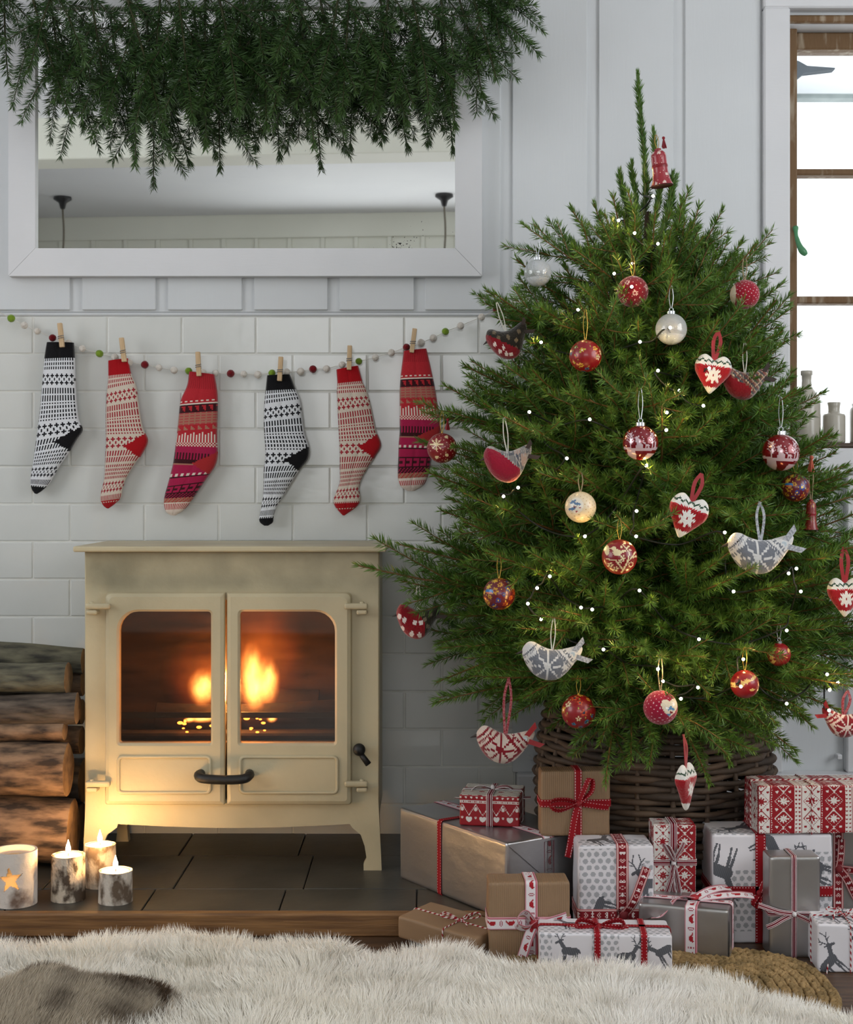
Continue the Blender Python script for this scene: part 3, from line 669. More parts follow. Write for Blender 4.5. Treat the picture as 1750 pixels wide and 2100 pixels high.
s2=[(222,740,263,735),(222,773,270,768),(219,805,280,792),(217,850,287,840),(217,880,294,878),(217,907,304,903),(216,932,294,928),(215,958,276,954),(213,985,260,980),(207,1010,252,1003),(206,1026,249,1020),(212,1037,234,1035),(218,1042,222,1043)]
s3=[(388,762,440,768),(384,790,445,795),(371,820,447,815),(367,850,447,845),(364,880,446,875),(361,905,446,905),(358,930,447,935),(354,955,441,957),(345,990,425,980),(338,1015,405,1010),(336,1032,391,1030),(340,1049,376,1047),(351,1057,360,1057)]
s4=[(548,770,595,768),(545,800,606,797),(542,830,616,820),(541,860,620,850),(542,890,625,888),(544,915,634,915),(544,940,632,940),(541,965,616,962),(541,990,600,987),(540,1012,585,1012),(536,1040,570,1036),(532,1060,562,1058),(533,1071,560,1071),(542,1078,550,1078)]
s5=[(690,758,735,750),(692,787,744,782),(691,805,753,802),(693,850,763,840),(695,888,772,883),(696,914,782,912),(697,938,770,936),(697,963,756,958),(697,988,742,983),(690,1008,737,1003),(684,1025,740,1022),(688,1040,733,1038),(703,1057,707,1057)]
s6=[(828,720,875,715),(825,745,882,745),(822,770,887,768),(820,800,893,798),(820,830,898,830),(820,860,903,862),(820,885,904,887),(818,910,893,912),(817,940,885,940),(816,965,882,962),(817,985,876,982),(822,998,868,996),(837,1007,850,1007)]
sock('knitted_stocking','black and white patterned stocking with black cuff, leftmost on the garland',s1,bw,0.615,11,0.93)
sock('knitted_stocking','red and cream patterned stocking, second stocking from the left',s2,rw,0.56,11,0.92)
sock('knitted_stocking','pink and coral striped stocking with cream toe in the middle left, heel fully visible',s3,pinkf,0.60,12,0.90)
sock('knitted_stocking','black and white patterned stocking with black cuff above the stove middle',s4,bw,0.54,11,0.93)
sock('knitted_stocking','red and cream patterned stocking above the right end of the stove',s5,rw,0.52,11,0.90)
sock('knitted_stocking','pink striped stocking nearest the tree, partly behind a red bauble',s6,pinkf,0.60,10,0.91)

# ------------------------------------------------------------------ felt ball garland and pegs
dg=2.972
balls=[(23,653,'g'),(50,667,'w'),(77,679,'w'),(108,693,'r'),(140,704,'w'),(169,715,'w'),(204,725,'g'),(236,733,'w'),(265,743,'w'),(297,748,'r'),(326,754,'w'),(357,759,'w'),(387,761,'g'),(416,764,'w'),(442,765,'w'),(473,766,'r'),(500,767,'w'),(529,768,'w'),(558,765,'g'),(588,763,'w'),(617,762,'w'),(642,757,'r'),(670,756,'w'),(702,748,'w'),(736,741,'g'),(770,733,'w'),(803,723,'w'),(834,712,'r'),(864,703,'w'),(889,693,'w'),(914,680,'g'),(945,668,'w'),(988,650,'w'),(1019,635,'r'),(1050,624,'w')]
balls2=[(1062,646,'w'),(1059,670,'g'),(1067,728,'w'),(1061,757,'r'),(1059,818,'w')]
gar=thing('felt_ball_garland','string of white, red and green felt balls draped along the tiled wall','garland',tuple(P(475,766,dg)))
FELT={'g':M('green_felt',H('#7f9c2c'),1,col2=H('#6c8a22'),vscale=90,bump=0.7,bscale=200,sheen=0.4,spec=0.1),'w':M('cream_felt',H('#ded8cf'),1,col2=H('#cdc5ba'),vscale=90,bump=0.7,bscale=200,sheen=0.4,spec=0.1),'r':M('dark_red_felt',H('#7d0d18'),1,col2=H('#650812'),vscale=90,bump=0.7,bscale=200,sheen=0.4,spec=0.1)}
bmesh_={}
rb=random.Random(5)
for kx in 'gwr':
    V,F=sphere((0,0,0),0.0076,16,10); V=np.array(V)*(1+0.06*vnoise(np.array(V)*260,ord(kx),1.2))[:,None]; me=mesh('felt_ball',V,F,smooth=True); me.materials.append(FELT[kx]); bmesh_[kx]=me
for px,py,kx in balls+balls2:
    o=bpy.data.objects.new('felt_ball',bmesh_[kx]); link(o,gar); o.location=P(px,py,dg)-WL[gar.name]; o.rotation_euler=(rb.random()*6,rb.random()*6,rb.random()*6); s=rb.uniform(0.92,1.06); o.scale=(s,s,s*0.97)
THREAD=M('white_thread',H('#d8d5cd'),0.8,col2=H('#c8c5bb'),vscale=100)
mk('thread',tube([P(-40,620,dg)]+[P(x,y,dg) for x,y,_ in balls]+[P(1066,612,dg)],0.0007,5),THREAD,gar)
mk('thread',tube([P(1066,612,dg)]+[P(x,y,dg) for x,y,_ in balls2]+[P(1058,850,dg)],0.0007,5),THREAD,gar)
PEGW=M('peg_wood',H('#d8bd98'),0.6,col2=H('#c3a47c'),vscale=30,stretch=(3,3,0.4),bump=0.1,bscale=80)
STEEL=M('peg_spring_steel',H('#a9abae'),0.3,metal=1,col2=H('#8b8d90'),vscale=30)
for px,py,a,lab in ((125,686,-0.10,'black and white stocking at the far left'),(252,716,-0.12,'left red and cream stocking'),(407,745,-0.05,'left pink striped stocking'),(575,755,0.06,'black and white stocking above the stove'),(717,732,0.03,'red and cream stocking right of the stove middle'),(848,697,0.13,'pink striped stocking next to the tree')):
    c=P(px,py,2.953); t=thing('clothes_peg','wooden peg holding the '+lab,'peg',tuple(c),rot=(0,a,0),group='wooden clothes pegs')
    h=0.026
    for yo in(-0.0048,0.0008): mk('prong',rbox(-0.0046,0.0046,yo,yo+0.0042,-h,h-0.003,0.0008),PEGW,t,local=True)
    mk('spring',tube([(0.0058*math.cos(q),-0.0022+0.0045*math.sin(q),-0.010+0.0006*q) for q in np.linspace(0,12.6,50)],0.0007,6),STEEL,t,local=True,smooth=True)
# ------------------------------------------------------------------ spruce foliage
def needles(rs, pts, dens, nl, nw, hue, lo=0.0, up=0.0, ang=(40,62)):
    pts=np.asarray(pts,float); seg=np.linalg.norm(np.diff(pts,axis=0),axis=1); cs=np.concatenate([[0],np.cumsum(seg)]); Ln=cs[-1]
    n=max(6,int(dens*Ln*(1-lo))); s=np.sort(rs.uniform(lo*Ln,Ln,n)); i=np.clip(np.searchsorted(cs,s)-1,0,len(seg)-1)
    f=((s-cs[i])/np.maximum(seg[i],1e-9))[:,None]; p=pts[i]*(1-f)+pts[i+1]*f; T=(pts[i+1]-pts[i])/np.maximum(seg[i],1e-9)[:,None]
    a=rs.normal(size=(n,3)); a[:,2]+=up; a-=T*np.sum(a*T,1)[:,None]; a/=np.linalg.norm(a,axis=1)[:,None]
    th=np.radians(rs.uniform(ang[0],ang[1],n)); tp=s/Ln; th=th*np.where(tp>0.93,0.55,1.0)
    D=T*np.cos(th)[:,None]+a*np.sin(th)[:,None]
    l=nl*rs.uniform(0.75,1.1,n)*np.where(tp>0.9,0.8,1.0); w=np.cross(D,rs.normal(size=(n,3))); w/=np.linalg.norm(w,axis=1)[:,None]
    V=np.stack([p, p+D*(l*0.4)[:,None]+w*(nw*0.5), p+D*l[:,None]+np.cross(D,w)*(l*0.04)[:,None], p+D*(l*0.4)[:,None]-w*(nw*0.5)],1)
    g=rs.uniform(0,1,n)[:,None]; tipc=np.clip((tp-0.55)/0.45,0,1)[:,None]
    c=np.array(hue[0])*(1-g)+np.array(hue[1])*g; c=c*(1-0.35*tipc)+np.array(hue[2])*0.35*tipc
    return V, c
def branch_geo(L_, seed, curve=0.1, nl=0.0205, nw=0.0018, dens=1300, spread=42, hue=None, side_scale=0.5, side_max=0.15, step=0.034, flat=0.35, lo=0.12, subs=True, bare=0.095, twig=None, nang=(40,62)):
    rs=np.random.RandomState(seed); NV=[]; NC=[]; wood=[]
    hue=hue or (H('#2f5117'),H('#4b7322'),H('#82a443'))
    m=10; t=np.linspace(0,1,m+1); wig=rs.uniform(-1,1,2)*0.03*L_
    main=np.stack([t*L_, wig[0]*np.sin(t*3.1), curve*L_*t**2+wig[1]*np.sin(t*4)],1)
    V,c=needles(rs,main,dens,nl,nw,hue,lo=lo,up=0.3,ang=nang); NV.append(V); NC.append(c); wood.append((main,0.0030*(0.5+L_*1.6),0.0011))
    def at(pts,u):
        k=u*(len(pts)-1); i=min(int(k),len(pts)-2); return pts[i]*(1-(k-i))+pts[i+1]*(k-i), (pts[i+1]-pts[i])/np.linalg.norm(pts[i+1]-pts[i])
    def side(base_pts, u, l, sgn, depth, nrm):
        p,T=at(base_pts,u); sd=np.cross(nrm,T); sd/=np.linalg.norm(sd)
        an=math.radians(spread+rs.uniform(-10,10)); d=T*math.cos(an)+sd*sgn*math.sin(an)+nrm*rs.uniform(-flat,flat); d/=np.linalg.norm(d)
        tt=np.linspace(0,1,6)[:,None]; q=p+d*tt*l+T*(tt**2)*l*0.22+nrm*(tt**2)*l*rs.uniform(-0.12,0.15)
        V,c=needles(rs,q,dens,nl,nw,hue,lo=0.04,up=0.3,ang=nang); NV.append(V); NC.append(c); wood.append((q,0.0016,0.0007))
        if subs and depth==0 and l>0.085:
            u2=0.3; sg=1
            while u2<1-0.045/l:
                side(q,u2,max(0.04,(1-u2)*l*0.75),sg,1,nrm); sg=-sg; u2+=0.05/l*rs.uniform(0.8,1.2)
    nrm=np.array([0,0,1.0]); u=max(0.12,0.03/L_); sg=1
    while u<max(0.3,1-bare/L_):
        l=min(side_max,side_scale*(1-u)*L_+0.045)*rs.uniform(0.75,1.1)
        side(main,u,l,sg,0,nrm); sg=-sg
        if rs.rand()<0.2: side(main,u,l*0.55,sg,0,np.array([0,1.0,0])*(1 if rs.rand()<.5 else -1))
        u+=step/L_*rs.uniform(0.6,1.0)
    V=np.concatenate(NV); C=np.concatenate(NC); n=len(V); F=np.arange(n*4).reshape(n,4); V=V.reshape(-1,3)
    WV=[]; WF=[]; off=len(V)
    for q,r0,r1 in wood:
        v,f=tube(q,np.linspace(r0,r1,len(q)),4,caps=False); WV.append(v); WF.append(np.array(f)+off); off+=len(v)
    WV=np.concatenate(WV); WF=np.concatenate(WF)
    bc=np.tile(np.array(twig or H('#7d5a32')),(len(WF),1))*rs.uniform(0.7,1.1,len(WF))[:,None]
    return np.concatenate([V,WV]), np.concatenate([F,WF]), np.concatenate([C,bc])
NEEDLE=M('spruce_needles_and_twig',attr=True,rough=0.45,spec=0.45)
def bmesh_of(*a,**k):
    V,F,C=branch_geo(*a,**k); me=mesh('branch',V,F,col=C); me.materials.append(NEEDLE); return me
LENS=[0.075,0.12,0.17,0.23,0.29,0.35,0.41,0.47]
BR={}
for i,l in enumerate(LENS):
    for cv in (0.16,-0.14):
        BR[(i,cv)]=[bmesh_of(l,100+i*7+int(cv*50)+k,cv,step=0.052,side_scale=0.6 if l<0.3 else 0.48,side_max=0.2) for k in range(2 if l>0.1 else 1)]
OPEN={}
for i,l in enumerate(LENS):
    for cv in (0.16,-0.14):
        OPEN[(i,cv)]=[bmesh_of(l,300+i*7+int(cv*50)+k,cv,side_scale=0.55,side_max=0.16,step=0.085,subs=False,flat=0.4,spread=36,dens=1700) for k in range(2)]
TDEP=2.68; TX=S(1341-875,TDEP); TY=TDEP-D0
tree=thing('christmas_tree','bushy real spruce Christmas tree standing in the willow basket','tree',(TX,TY,0.05))
PY=[150,300,350,430,520,600,700,800,920,1050,1165,1300,1400,1450,1500,1560]
PR=[.01,.02,.05,.09,.165,.225,.27,.32,.365,.38,.405,.41,.37,.29,.20,.12]
PRR=[.01,.02,.05,.09,.155,.21,.235,.27,.325,.345,.385,.405,.375,.30,.22,.13]
def z_of(py): return CZ+(1000-py)/FP*2.6
def py_of(z): return 1000-(z-CZ)*FP/2.6
def Rz(z,right=False): return float(np.interp(py_of(z),PY,PRR if right else PR))
def tree_d(px,py,extra=0.03):
    d=2.45
    for _ in range(3):
        x=(px-875)/FP*d; z=CZ+(1000-py)/FP*d; r=Rz(z,x>TX); lx=x-TX*1.0
        d=TDEP-0.92*math.sqrt(max(0.0,r*r-lx*lx))
    return d-extra
ORN=[]     # (px,py,radius px,depth) of every ornament, so that branches keep clear of their fronts
rtree=random.Random(77)
nbr=[0]
def put_branch(o_, tip, cv=None, roll=None, name='branch', open_=False):
    o_=Vector(o_); tip=Vector(tip); v=tip-o_; L_=v.length
    i=min(range(len(LENS)),key=lambda k:abs(LENS[k]-L_)); cv=cv if cv is not None else (0.16 if v.z>-0.02 else -0.14)
    # branch curves in local z: aim the chord so that the tip lands on target
    cz=cv; x=v.normalized(); up=Vector((0,0,1)) if abs(x.z)<0.93 else Vector((0.3,-1,0))
    y=up.cross(x).normalized(); z=x.cross(y)
    ang=math.atan(cz); sc=L_/(LENS[i]*math.sqrt(1+cz*cz))
    xx=x*math.cos(ang)-z*math.sin(ang); zz=x*math.sin(ang)+z*math.cos(ang)
    rl=roll if roll is not None else rtree.uniform(-0.5,0.5)
    R=Matrix((xx,y,zz)).transposed()
    R=Matrix.Rotation(rl,3,x)@R
    o=bpy.data.objects.new(name,rtree.choice((OPEN if open_ else BR)[(i,cv)])); link(o,tree)
    o.matrix_basis=Matrix.Translation(o_-WL[tree.name])@(R.to_4x4())@Matrix.Scale(sc,4)
    nbr[0]+=1
    return o
def rise(py): return float(np.interp(py,[350,430,600,800,1000,1200,1350,1450,1560],[0.12,0.17,0.16,0.12,0.08,0.03,-0.03,-0.09,-0.14]))
def trunk_pt(z): return Vector((TX+(TX*0-0.012)*max(0,(z-0.4))+0.0, TY, z))
def clear(o_,tip,pad=14):
    for t in (0.45,0.6,0.75,0.9,1.0,1.06):
        p=Vector(o_).lerp(Vector(tip),t); d=p.y+D0; px=875+p.x/d*FP; py=1000-(p.z-CZ)/d*FP
        for ox,oy,orr,od in ORN:
            if (px-ox)**2+(py-oy)**2<(orr+pad)**2 and d<od+0.03: return False
    return True
BARKT=M('spruce_trunk_bark',H('#4d3a28'),0.9,col2=H('#33261a'),vscale=30,bump=0.8,bscale=60)
mk('trunk',tube([trunk_pt(z) for z in np.linspace(0.05,1.25,14)],np.linspace(0.022,0.006,14),10),BARKT,tree,smooth=True)
mk('pot',lathe([(0.10,0.03),(0.12,0.2),(0.125,0.22),(0.11,0.22),(0.001,0.215)],24,(TX,TY,0)),M('black_plastic_pot',H('#1c1a18'),0.6,col2=H('#26231f'),vscale=10),tree)
def leader(base, tip, seed, dens=4200, r=0.0036, nl=0.0185):
    rs=np.random.RandomState(seed); pts=np.array([Vector(base).lerp(Vector(tip),t)+Vector((0.004*math.sin(5*t),0,0)) for t in np.linspace(0,1,9)])
    V,c=needles(rs,pts,dens,nl,0.0017,(H('#34551b'),H('#4d7526'),H('#6b8f38')),ang=(16,40)); n=len(V); F=np.arange(n*4).reshape(n,4)
    v,f=tube(pts,np.linspace(r,r*0.55,9),6); v=np.array(v); f4=[q for q in f if len(q)==4]
    VV=np.concatenate([V.reshape(-1,3),v]); FF=np.concatenate([F,np.array(f4)+n*4]); C=np.concatenate([c,np.tile(np.array(H('#54602a')),(len(f4),1))])
    mk('leader',(VV,FF),NEEDLE,tree,col=C)
leader(P(1322,440,TDEP-0.02),P(1313,152,TDEP-0.04),1)
leader(P(1350,430,TDEP-0.06),P(1345,268,TDEP-0.07),2)
leader(P(1300,450,TDEP-0.06),P(1301,335,TDEP-0.07),3)
leader(P(1285,470,TDEP-0.05),P(1276,352,TDEP-0.06),4)
leader(P(1368,450,TDEP-0.05),P(1384,358,TDEP-0.06),5)
leader(P(1330,480,TDEP-0.08),P(1366,340,TDEP-0.0),6)
leader(P(1345,500,TDEP-0.10),P(1392,362,TDEP-0.04),7)
# ------------------------------------------------------------------ tree ornaments
PRINT=M('printed_paper_ball',attr=True,rough=0.35,coat=0.35,spec=0.5)
FABR=M('printed_fabric',attr=True,rough=0.9,bump=0.4,bscale=300,sheen=0.3,spec=0.15)
SHINY=M('printed_glass',attr=True,rough=0.18,metal=0.25,coat=0.6)
FELTA=M('felted_wool',attr=True,rough=1.0,bump=0.5,bscale=260,sheen=0.5,spec=0.1)
GOLD=M('gold_thread',H('#c2a04a'),0.4,metal=0.6,col2=H('#a78431'),vscale=60)
CORD={'gold':GOLD,'white':M('white_cord',H('#e2dfd6'),0.8,col2=H('#d1cdc2'),vscale=80),'string':M('natural_string',H('#a8977a'),0.9,col2=H('#8f7e62'),vscale=80),'silver':M('silver_thread',H('#c5c8cc'),0.35,metal=0.6,col2=H('#a9acb0'),vscale=60),'red':M('red_satin_ribbon',H('#a3101c'),0.4,col2=H('#8c0b16'),vscale=60,sheen=0.3),'ging':M('gingham_ribbon',H('#b06a70'),0.8,col2=H('#8b1c2a'),vscale=400,contrast=(0.45,0.55)),'grey':M('grey_ribbon',H('#b9bbc0'),0.8,col2=H('#8d9096'),vscale=300,contrast=(0.45,0.55))}
SILVERC=M('silver_cap',H('#d5d8dc'),0.2,metal=1,col2=H('#b7babf'),vscale=20)
def capsule(u,v,a,b,r):
    ax,ay=a; bx,by=b; dx,dy=bx-ax,by-ay; t=np.clip(((u-ax)*dx+(v-ay)*dy)/(dx*dx+dy*dy+1e-12),0,1)
    return (u-ax-t*dx)**2+(v-ay-t*dy)**2<r*r
def ell(u,v,c,rx,ry): return ((u-c[0])/rx)**2+((v-c[1])/ry)**2<1
def heartm(u,v,c,s):
    x=(u-c[0])/s; y=(v-c[1])/s; return (x*x+y*y-0.5)**3-x*x*y**3*1.2<0
def petals(u,v,c,s,n=8,inner=0.3):
    x,y=u-c[0],v-c[1]; r=np.hypot(x,y)/s; a=np.arctan2(y,x); return (r<inner+(1-inner)*np.abs(np.cos(a*n/2))**1.3)&(r<1)
def star8(u,v,c,s):
    """eight-petalled knitted snowflake with thin gaps between the petals"""
    x,y=u-c[0],v-c[1]; r=np.hypot(x,y)/s; a=np.abs(((np.arctan2(y,x)+math.pi/8)%(math.pi/4))-math.pi/8)
    return (r<1)&(r>0.06)&(a*r<0.17*np.minimum(1,3.2*r)*np.clip((1.15-r)*2.2,0,1)+0.02)
DEER=[((.3,.5),(.6,.53),.115),((.6,.56),(.75,.8),.06),((.76,.83),(.88,.77),.036),((.28,.46),(.26,.26),.04),((.26,.26),(.29,.03),.02),((.36,.44),(.37,.24),.03),((.37,.24),(.35,.03),.018),((.58,.45),(.59,.22),.032),((.59,.22),(.58,.03),.018),((.64,.46),(.67,.24),.03),((.67,.24),(.68,.03),.018),((.2,.55),(.16,.47),.025),((.74,.86),(.66,1.03),.016),((.66,1.03),(.7,1.2),.013),((.68,1.0),(.58,1.1),.012),((.69,.96),(.6,.98),.012),((.78,.87),(.86,1.04),.016),((.86,1.04),(.82,1.2),.013),((.85,1.0),(.95,1.1),.012),((.83,.95),(.93,.98),.012),((.72,.85),(.66,.86),.02)]
def deerm(u,v,c,s,flip=1,rot=0):
    x=(u-c[0])/s; y=(v-c[1])/s
    if rot: x,y=x*math.cos(rot)+y*math.sin(rot),-x*math.sin(rot)+y*math.cos(rot)
    x=x*flip+0.5; y=y+0.5; m=np.zeros(np.shape(u),bool)
    for a,b,r in DEER: m|=capsule(x,y,a,b,r)
    return m
def fill(C,m,col): C[m]=col
def ball_grid(r,nu=88,nv=56):
    a=np.linspace(0,2*math.pi,nu,endpoint=False); b=np.linspace(0.001,math.pi-0.001,nv+1)
    B,A=np.meshgrid(b,a,indexing='ij'); V=np.stack([np.sin(B)*np.cos(A),np.sin(B)*np.sin(A),np.cos(B)],-1).reshape(-1,3)
    i=np.arange(nv)[:,None]; j=np.arange(nu)[None,:]; F=np.stack([i*nu+j,(i+1)*nu+j,(i+1)*nu+(j+1)%nu,i*nu+(j+1)%nu],-1).reshape(-1,4)
    return V*r,F,V[F].mean(1)
def fibo(n): 
    k=np.arange(n)+0.5; ph=np.arccos(1-2*k/n); th=math.pi*(1+5**0.5)*k; return np.stack([np.sin(ph)*np.cos(th),np.sin(ph)*np.sin(th),np.cos(ph)],1)
def scatter(C,D,pts,ang,col,petal=0,col2=None):
    for p in pts:
        c=D@p; m=c>math.cos(ang)
        if petal:
            e=np.cross(p,[0.3,0.2,1.0]); e/=np.linalg.norm(e); f=np.cross(p,e); a=np.arctan2(D@f,D@e); r=np.arccos(np.clip(c,-1,1))/ang
            m=r<0.45+0.55*np.abs(np.cos(a*petal/2))
            C[m]=col
            if col2 is not None: C[(r<0.33)]=col2
        else: C[m]=col
RED=H('#8e0f1c'); DRED=H('#7a0d18'); CRM=H('#e6d3a4'); WHT=H('#e6e2e0')
def pat(kind,D,seed=0):
    n=len(D); rs=np.random.RandomState(seed); C=np.tile(np.array(RED),(n,1)); u,v,y=D[:,0],D[:,2],D[:,1]; fr=y<0.1
    u=np.where(fr,u,-u)
    if kind=='floral':
        fill(C,np.ones(n,bool),H('#8a0f18')); pts=fibo(46); pts=pts[rs.permutation(46)]
        for k,p in enumerate(pts[:30]):
            col=[H('#c99a2e'),H('#3f7f9e'),H('#d8c9a0'),H('#6c8a3a'),H('#c4502f'),H('#e0b040')][k%6]; scatter(C,D,[p],rs.uniform(0.13,0.24),col,5+k%2,[H('#f2ead2'),H('#1c2a44'),H('#9a2a1a')][k%3])
        scatter(C,D,fibo(90)[rs.permutation(90)[:40]],0.05,H('#9fb04a'))
    elif kind=='multi':
        fill(C,np.ones(n,bool),H('#5e0e1e'))
        for k,p in enumerate(fibo(44)): scatter(C,D,[p],rs.uniform(0.15,0.27),[H('#b98a24'),H('#2f3f86'),H('#a8511f'),H('#c9a53a')][k%4],6,[H('#7a2218'),H('#d9b23c')][k%2])
        scatter(C,D,fibo(130)[rs.permutation(130)[:50]],0.045,H('#c9b050'))
        fill(C,ell(u,v,(-0.62,0.22),0.24,0.13)&fr,H('#2f6fae')); fill(C,ell(u,v,(-0.66,0.12),0.18,0.07)&fr,H('#c96a35'))
    elif kind=='snowman':
        fill(C,np.ones(n,bool),H('#7c0c18')); wp=H('#dcc0c6'); m=(np.abs(v+0.42-0.12*u*u)<0.07); m|=ell(u,v,(-0.2,-0.22),0.19,0.2)|ell(u,v,(-0.27,0.05),0.13,0.14)|ell(u,v,(-0.33,0.2),0.09,0.09)|capsule(u,v,(-0.45,0.24),(-0.24,0.32),0.04)
        m|=deerm(u,v,(0.22,-0.18),0.55,-1)
        for tx in (0.55,-0.66):
            m|=capsule(u,v,(tx,-0.4),(tx+0.02,0.5),0.032)
            for q in range(4):
                h=-0.05+q*0.15; m|=capsule(u,v,(tx,h),(tx+0.17-q*.02,h+0.17),0.022)|capsule(u,v,(tx,h),(tx-0.17+q*.02,h+0.19),0.022)
        m|=capsule(u,v,(0.76,-0.4),(0.74,0.0),0.05)|(v<-0.42)&(np.abs(u+0.75+0.3*v)<0.2)
        for a,b in ((-0.1,0.55),(0.2,0.45),(0.1,0.75),(-0.4,0.62),(0.35,0.72),(-0.02,0.3)): m|=ell(u,v,(a,b),0.035,0.035)
        m|=(v<-0.62)&(np.abs(u-0.3-0.6*(v+1))<0.25); fill(C,m&(y<0.35),wp)
    elif kind=='birdbranch':
        fill(C,np.ones(n,bool),H('#870b18')); m=ell(u,v,(-0.25,0.28),0.24,0.19)|ell(u,v,(-0.42,0.5),0.12,0.12)|capsule(u,v,(-0.1,0.3),(0.18,0.38),0.07)|capsule(u,v,(-0.5,0.52),(-0.62,0.5),0.03)|ell(u,v,(-0.78,0.42),0.13,0.3)
        m|=capsule(u,v,(0.05,-0.85),(0.3,-0.3),0.05)|capsule(u,v,(0.3,-0.3),(0.45,0.25),0.035)|capsule(u,v,(0.45,0.25),(0.1,0.72),0.03)|capsule(u,v,(0.1,-0.7),(-0.35,-0.15),0.04)|capsule(u,v,(-0.35,-0.15),(-0.8,-0.1),0.03)|capsule(u,v,(0.3,-0.3),(0.75,0.2),0.03)
        r=np.hypot(u-0.55,v+0.4); m|=np.abs(r-0.13)<0.03
        for a,b in ((0.2,0.78),(0.42,0.62),(0.0,0.6),(0.5,0.42),(0.3,0.55),(0.82,0.28),(0.68,0.02),(0.85,0.05)): m|=ell(u,v,(a,b),0.085,0.05)
        for cc in ((-0.05,-0.2),(-0.6,-0.42),(-0.3,-0.62),(0.05,-0.02)): m|=petals(u,v,cc,0.17,5)
        fill(C,m&(y<0.3),CRM)
        for cc in ((-0.05,-0.2),(-0.6,-0.42),(-0.3,-0.62)): fill(C,ell(u,v,cc,0.05,0.05)&(y<0),H('#5a0a12'))
    elif kind=='goldleaf':
        fill(C,np.ones(n,bool),H('#870b18')); 
        for k in range(7):
            a=rs.uniform(-0.8,0.8); b=rs.uniform(-0.8,0.8); c2=(a+rs.uniform(-.5,.5),b+rs.uniform(-.5,.5)); m=capsule(u,v,(a,b),c2,0.03)
            for q in np.linspace(0.1,1,5): m|=ell(u,v,(a+(c2[0]-a)*q+0.08,b+(c2[1]-b)*q),0.07,0.04)|ell(u,v,(a+(c2[0]-a)*q-0.06,b+(c2[1]-b)*q+0.05),0.04,0.07)
            fill(C,m,H('#d8b56a'))
    elif kind=='snowflake':
        fill(C,np.ones(n,bool),H('#830d1b'))
        for cx,cz_,s in ((-0.38,0.22,0.42),(0.8,0.1,0.34),(0.35,-1.0,0.3)):
            x,z=u-cx,v-cz_; r=np.hypot(x,z)/s; a=np.abs(((np.arctan2(z,x)+math.pi/8)%(math.pi/4))-math.pi/8); m=(r<1)&(a*r<0.075)|((r<1)&(np.abs(r-0.7)<0.08)&(a*r<0.17))|(r<0.26); fill(C,m&(y<0.4),CRM)
        for a,b in((0.28,0.72),(0.3,-0.48),(-0.35,-0.62)): fill(C,ell(u,v,(a,b),0.11,0.11)&(y<0),CRM)
        scatter(C,D,fibo(170),0.032,H('#dcb9a8'))
    elif kind=='dots':
        fill(C,np.ones(n,bool),H('#96142a')); scatter(C,D,fibo(210),0.034,H('#dcc0c4')); fill(C,(np.abs(D[:,0]+0.95)<0.22)|(D[:,0]>0.93),H('#d9cbb4'))
        fill(C,np.abs(np.abs(D[:,0]-0.25)-0.02)<0.012,H('#7c0f20'))
    elif kind=='reddots':
        fill(C,np.ones(n,bool),H('#851424')); scatter(C,D,fibo(120),0.04,H('#dcb9b0')); scatter(C,D,fibo(14),0.2,H('#d7b0a8'),8,H('#851424'))
    elif kind=='cream':
        fill(C,np.ones(n,bool),H('#dccdb0')); scatter(C,D,fibo(190),0.035,H('#b3905f')); fill(C,ell(u,v,(-0.35,0.12),0.42,0.5)&(y<0),H('#e4dccb'))
        for a,b,q in((-0.55,0.35,0.6),(-0.3,0.22,-0.2),(-0.62,-0.1,0.2)):
            x,z=u-a,v-b; x,z=x*math.cos(q)+z*math.sin(q),-x*math.sin(q)+z*math.cos(q); fill(C,((x/0.2)**2+(z/0.085)**2<1+0.35*np.cos(x*40))&(y<0),H('#55779a'))
        for a,b in((-0.5,0.08),(-0.42,0.03),(-0.52,-0.0)): fill(C,ell(u,v,(a,b),0.045,0.045)&(y<0),H('#6d1a20'))
        fill(C,heartm(u,v,(-0.35,-0.28),0.09)&(y<0),H('#9a1c26')); fill(C,heartm(u,v,(-0.15,-0.05),0.06)&(y<0),H('#9a1c26'))
    elif kind=='heartball':
        fill(C,np.ones(n,bool),H('#971032')); scatter(C,D,fibo(190),0.036,H('#dfb6c0')); m=heartm(u,v,(0.42,0.0),0.62)&(y<0.2); fill(C,m,H('#dccdb4'))
        for a,b,q in((0.4,0.1,0.8),(0.55,0.05,-0.3),(0.3,-0.3,0.1)):
            x,z=u-a,v-b; x,z=x*math.cos(q)+z*math.sin(q),-x*math.sin(q)+z*math.cos(q); fill(C,m&((x/0.17)**2+(z/0.075)**2<1),H('#5b86aa'))
        for a,b in((0.22,0.1),(0.66,0.32)): fill(C,m&petals(u,v,(a,b),0.13,8),H('#f2f0ec'))
        for a,b in((0.46,-0.12),(0.54,-0.16),(0.48,-0.2)): fill(C,m&ell(u,v,(a,b),0.045,0.045),H('#7a1420'))
    return C
HANGERS=[]
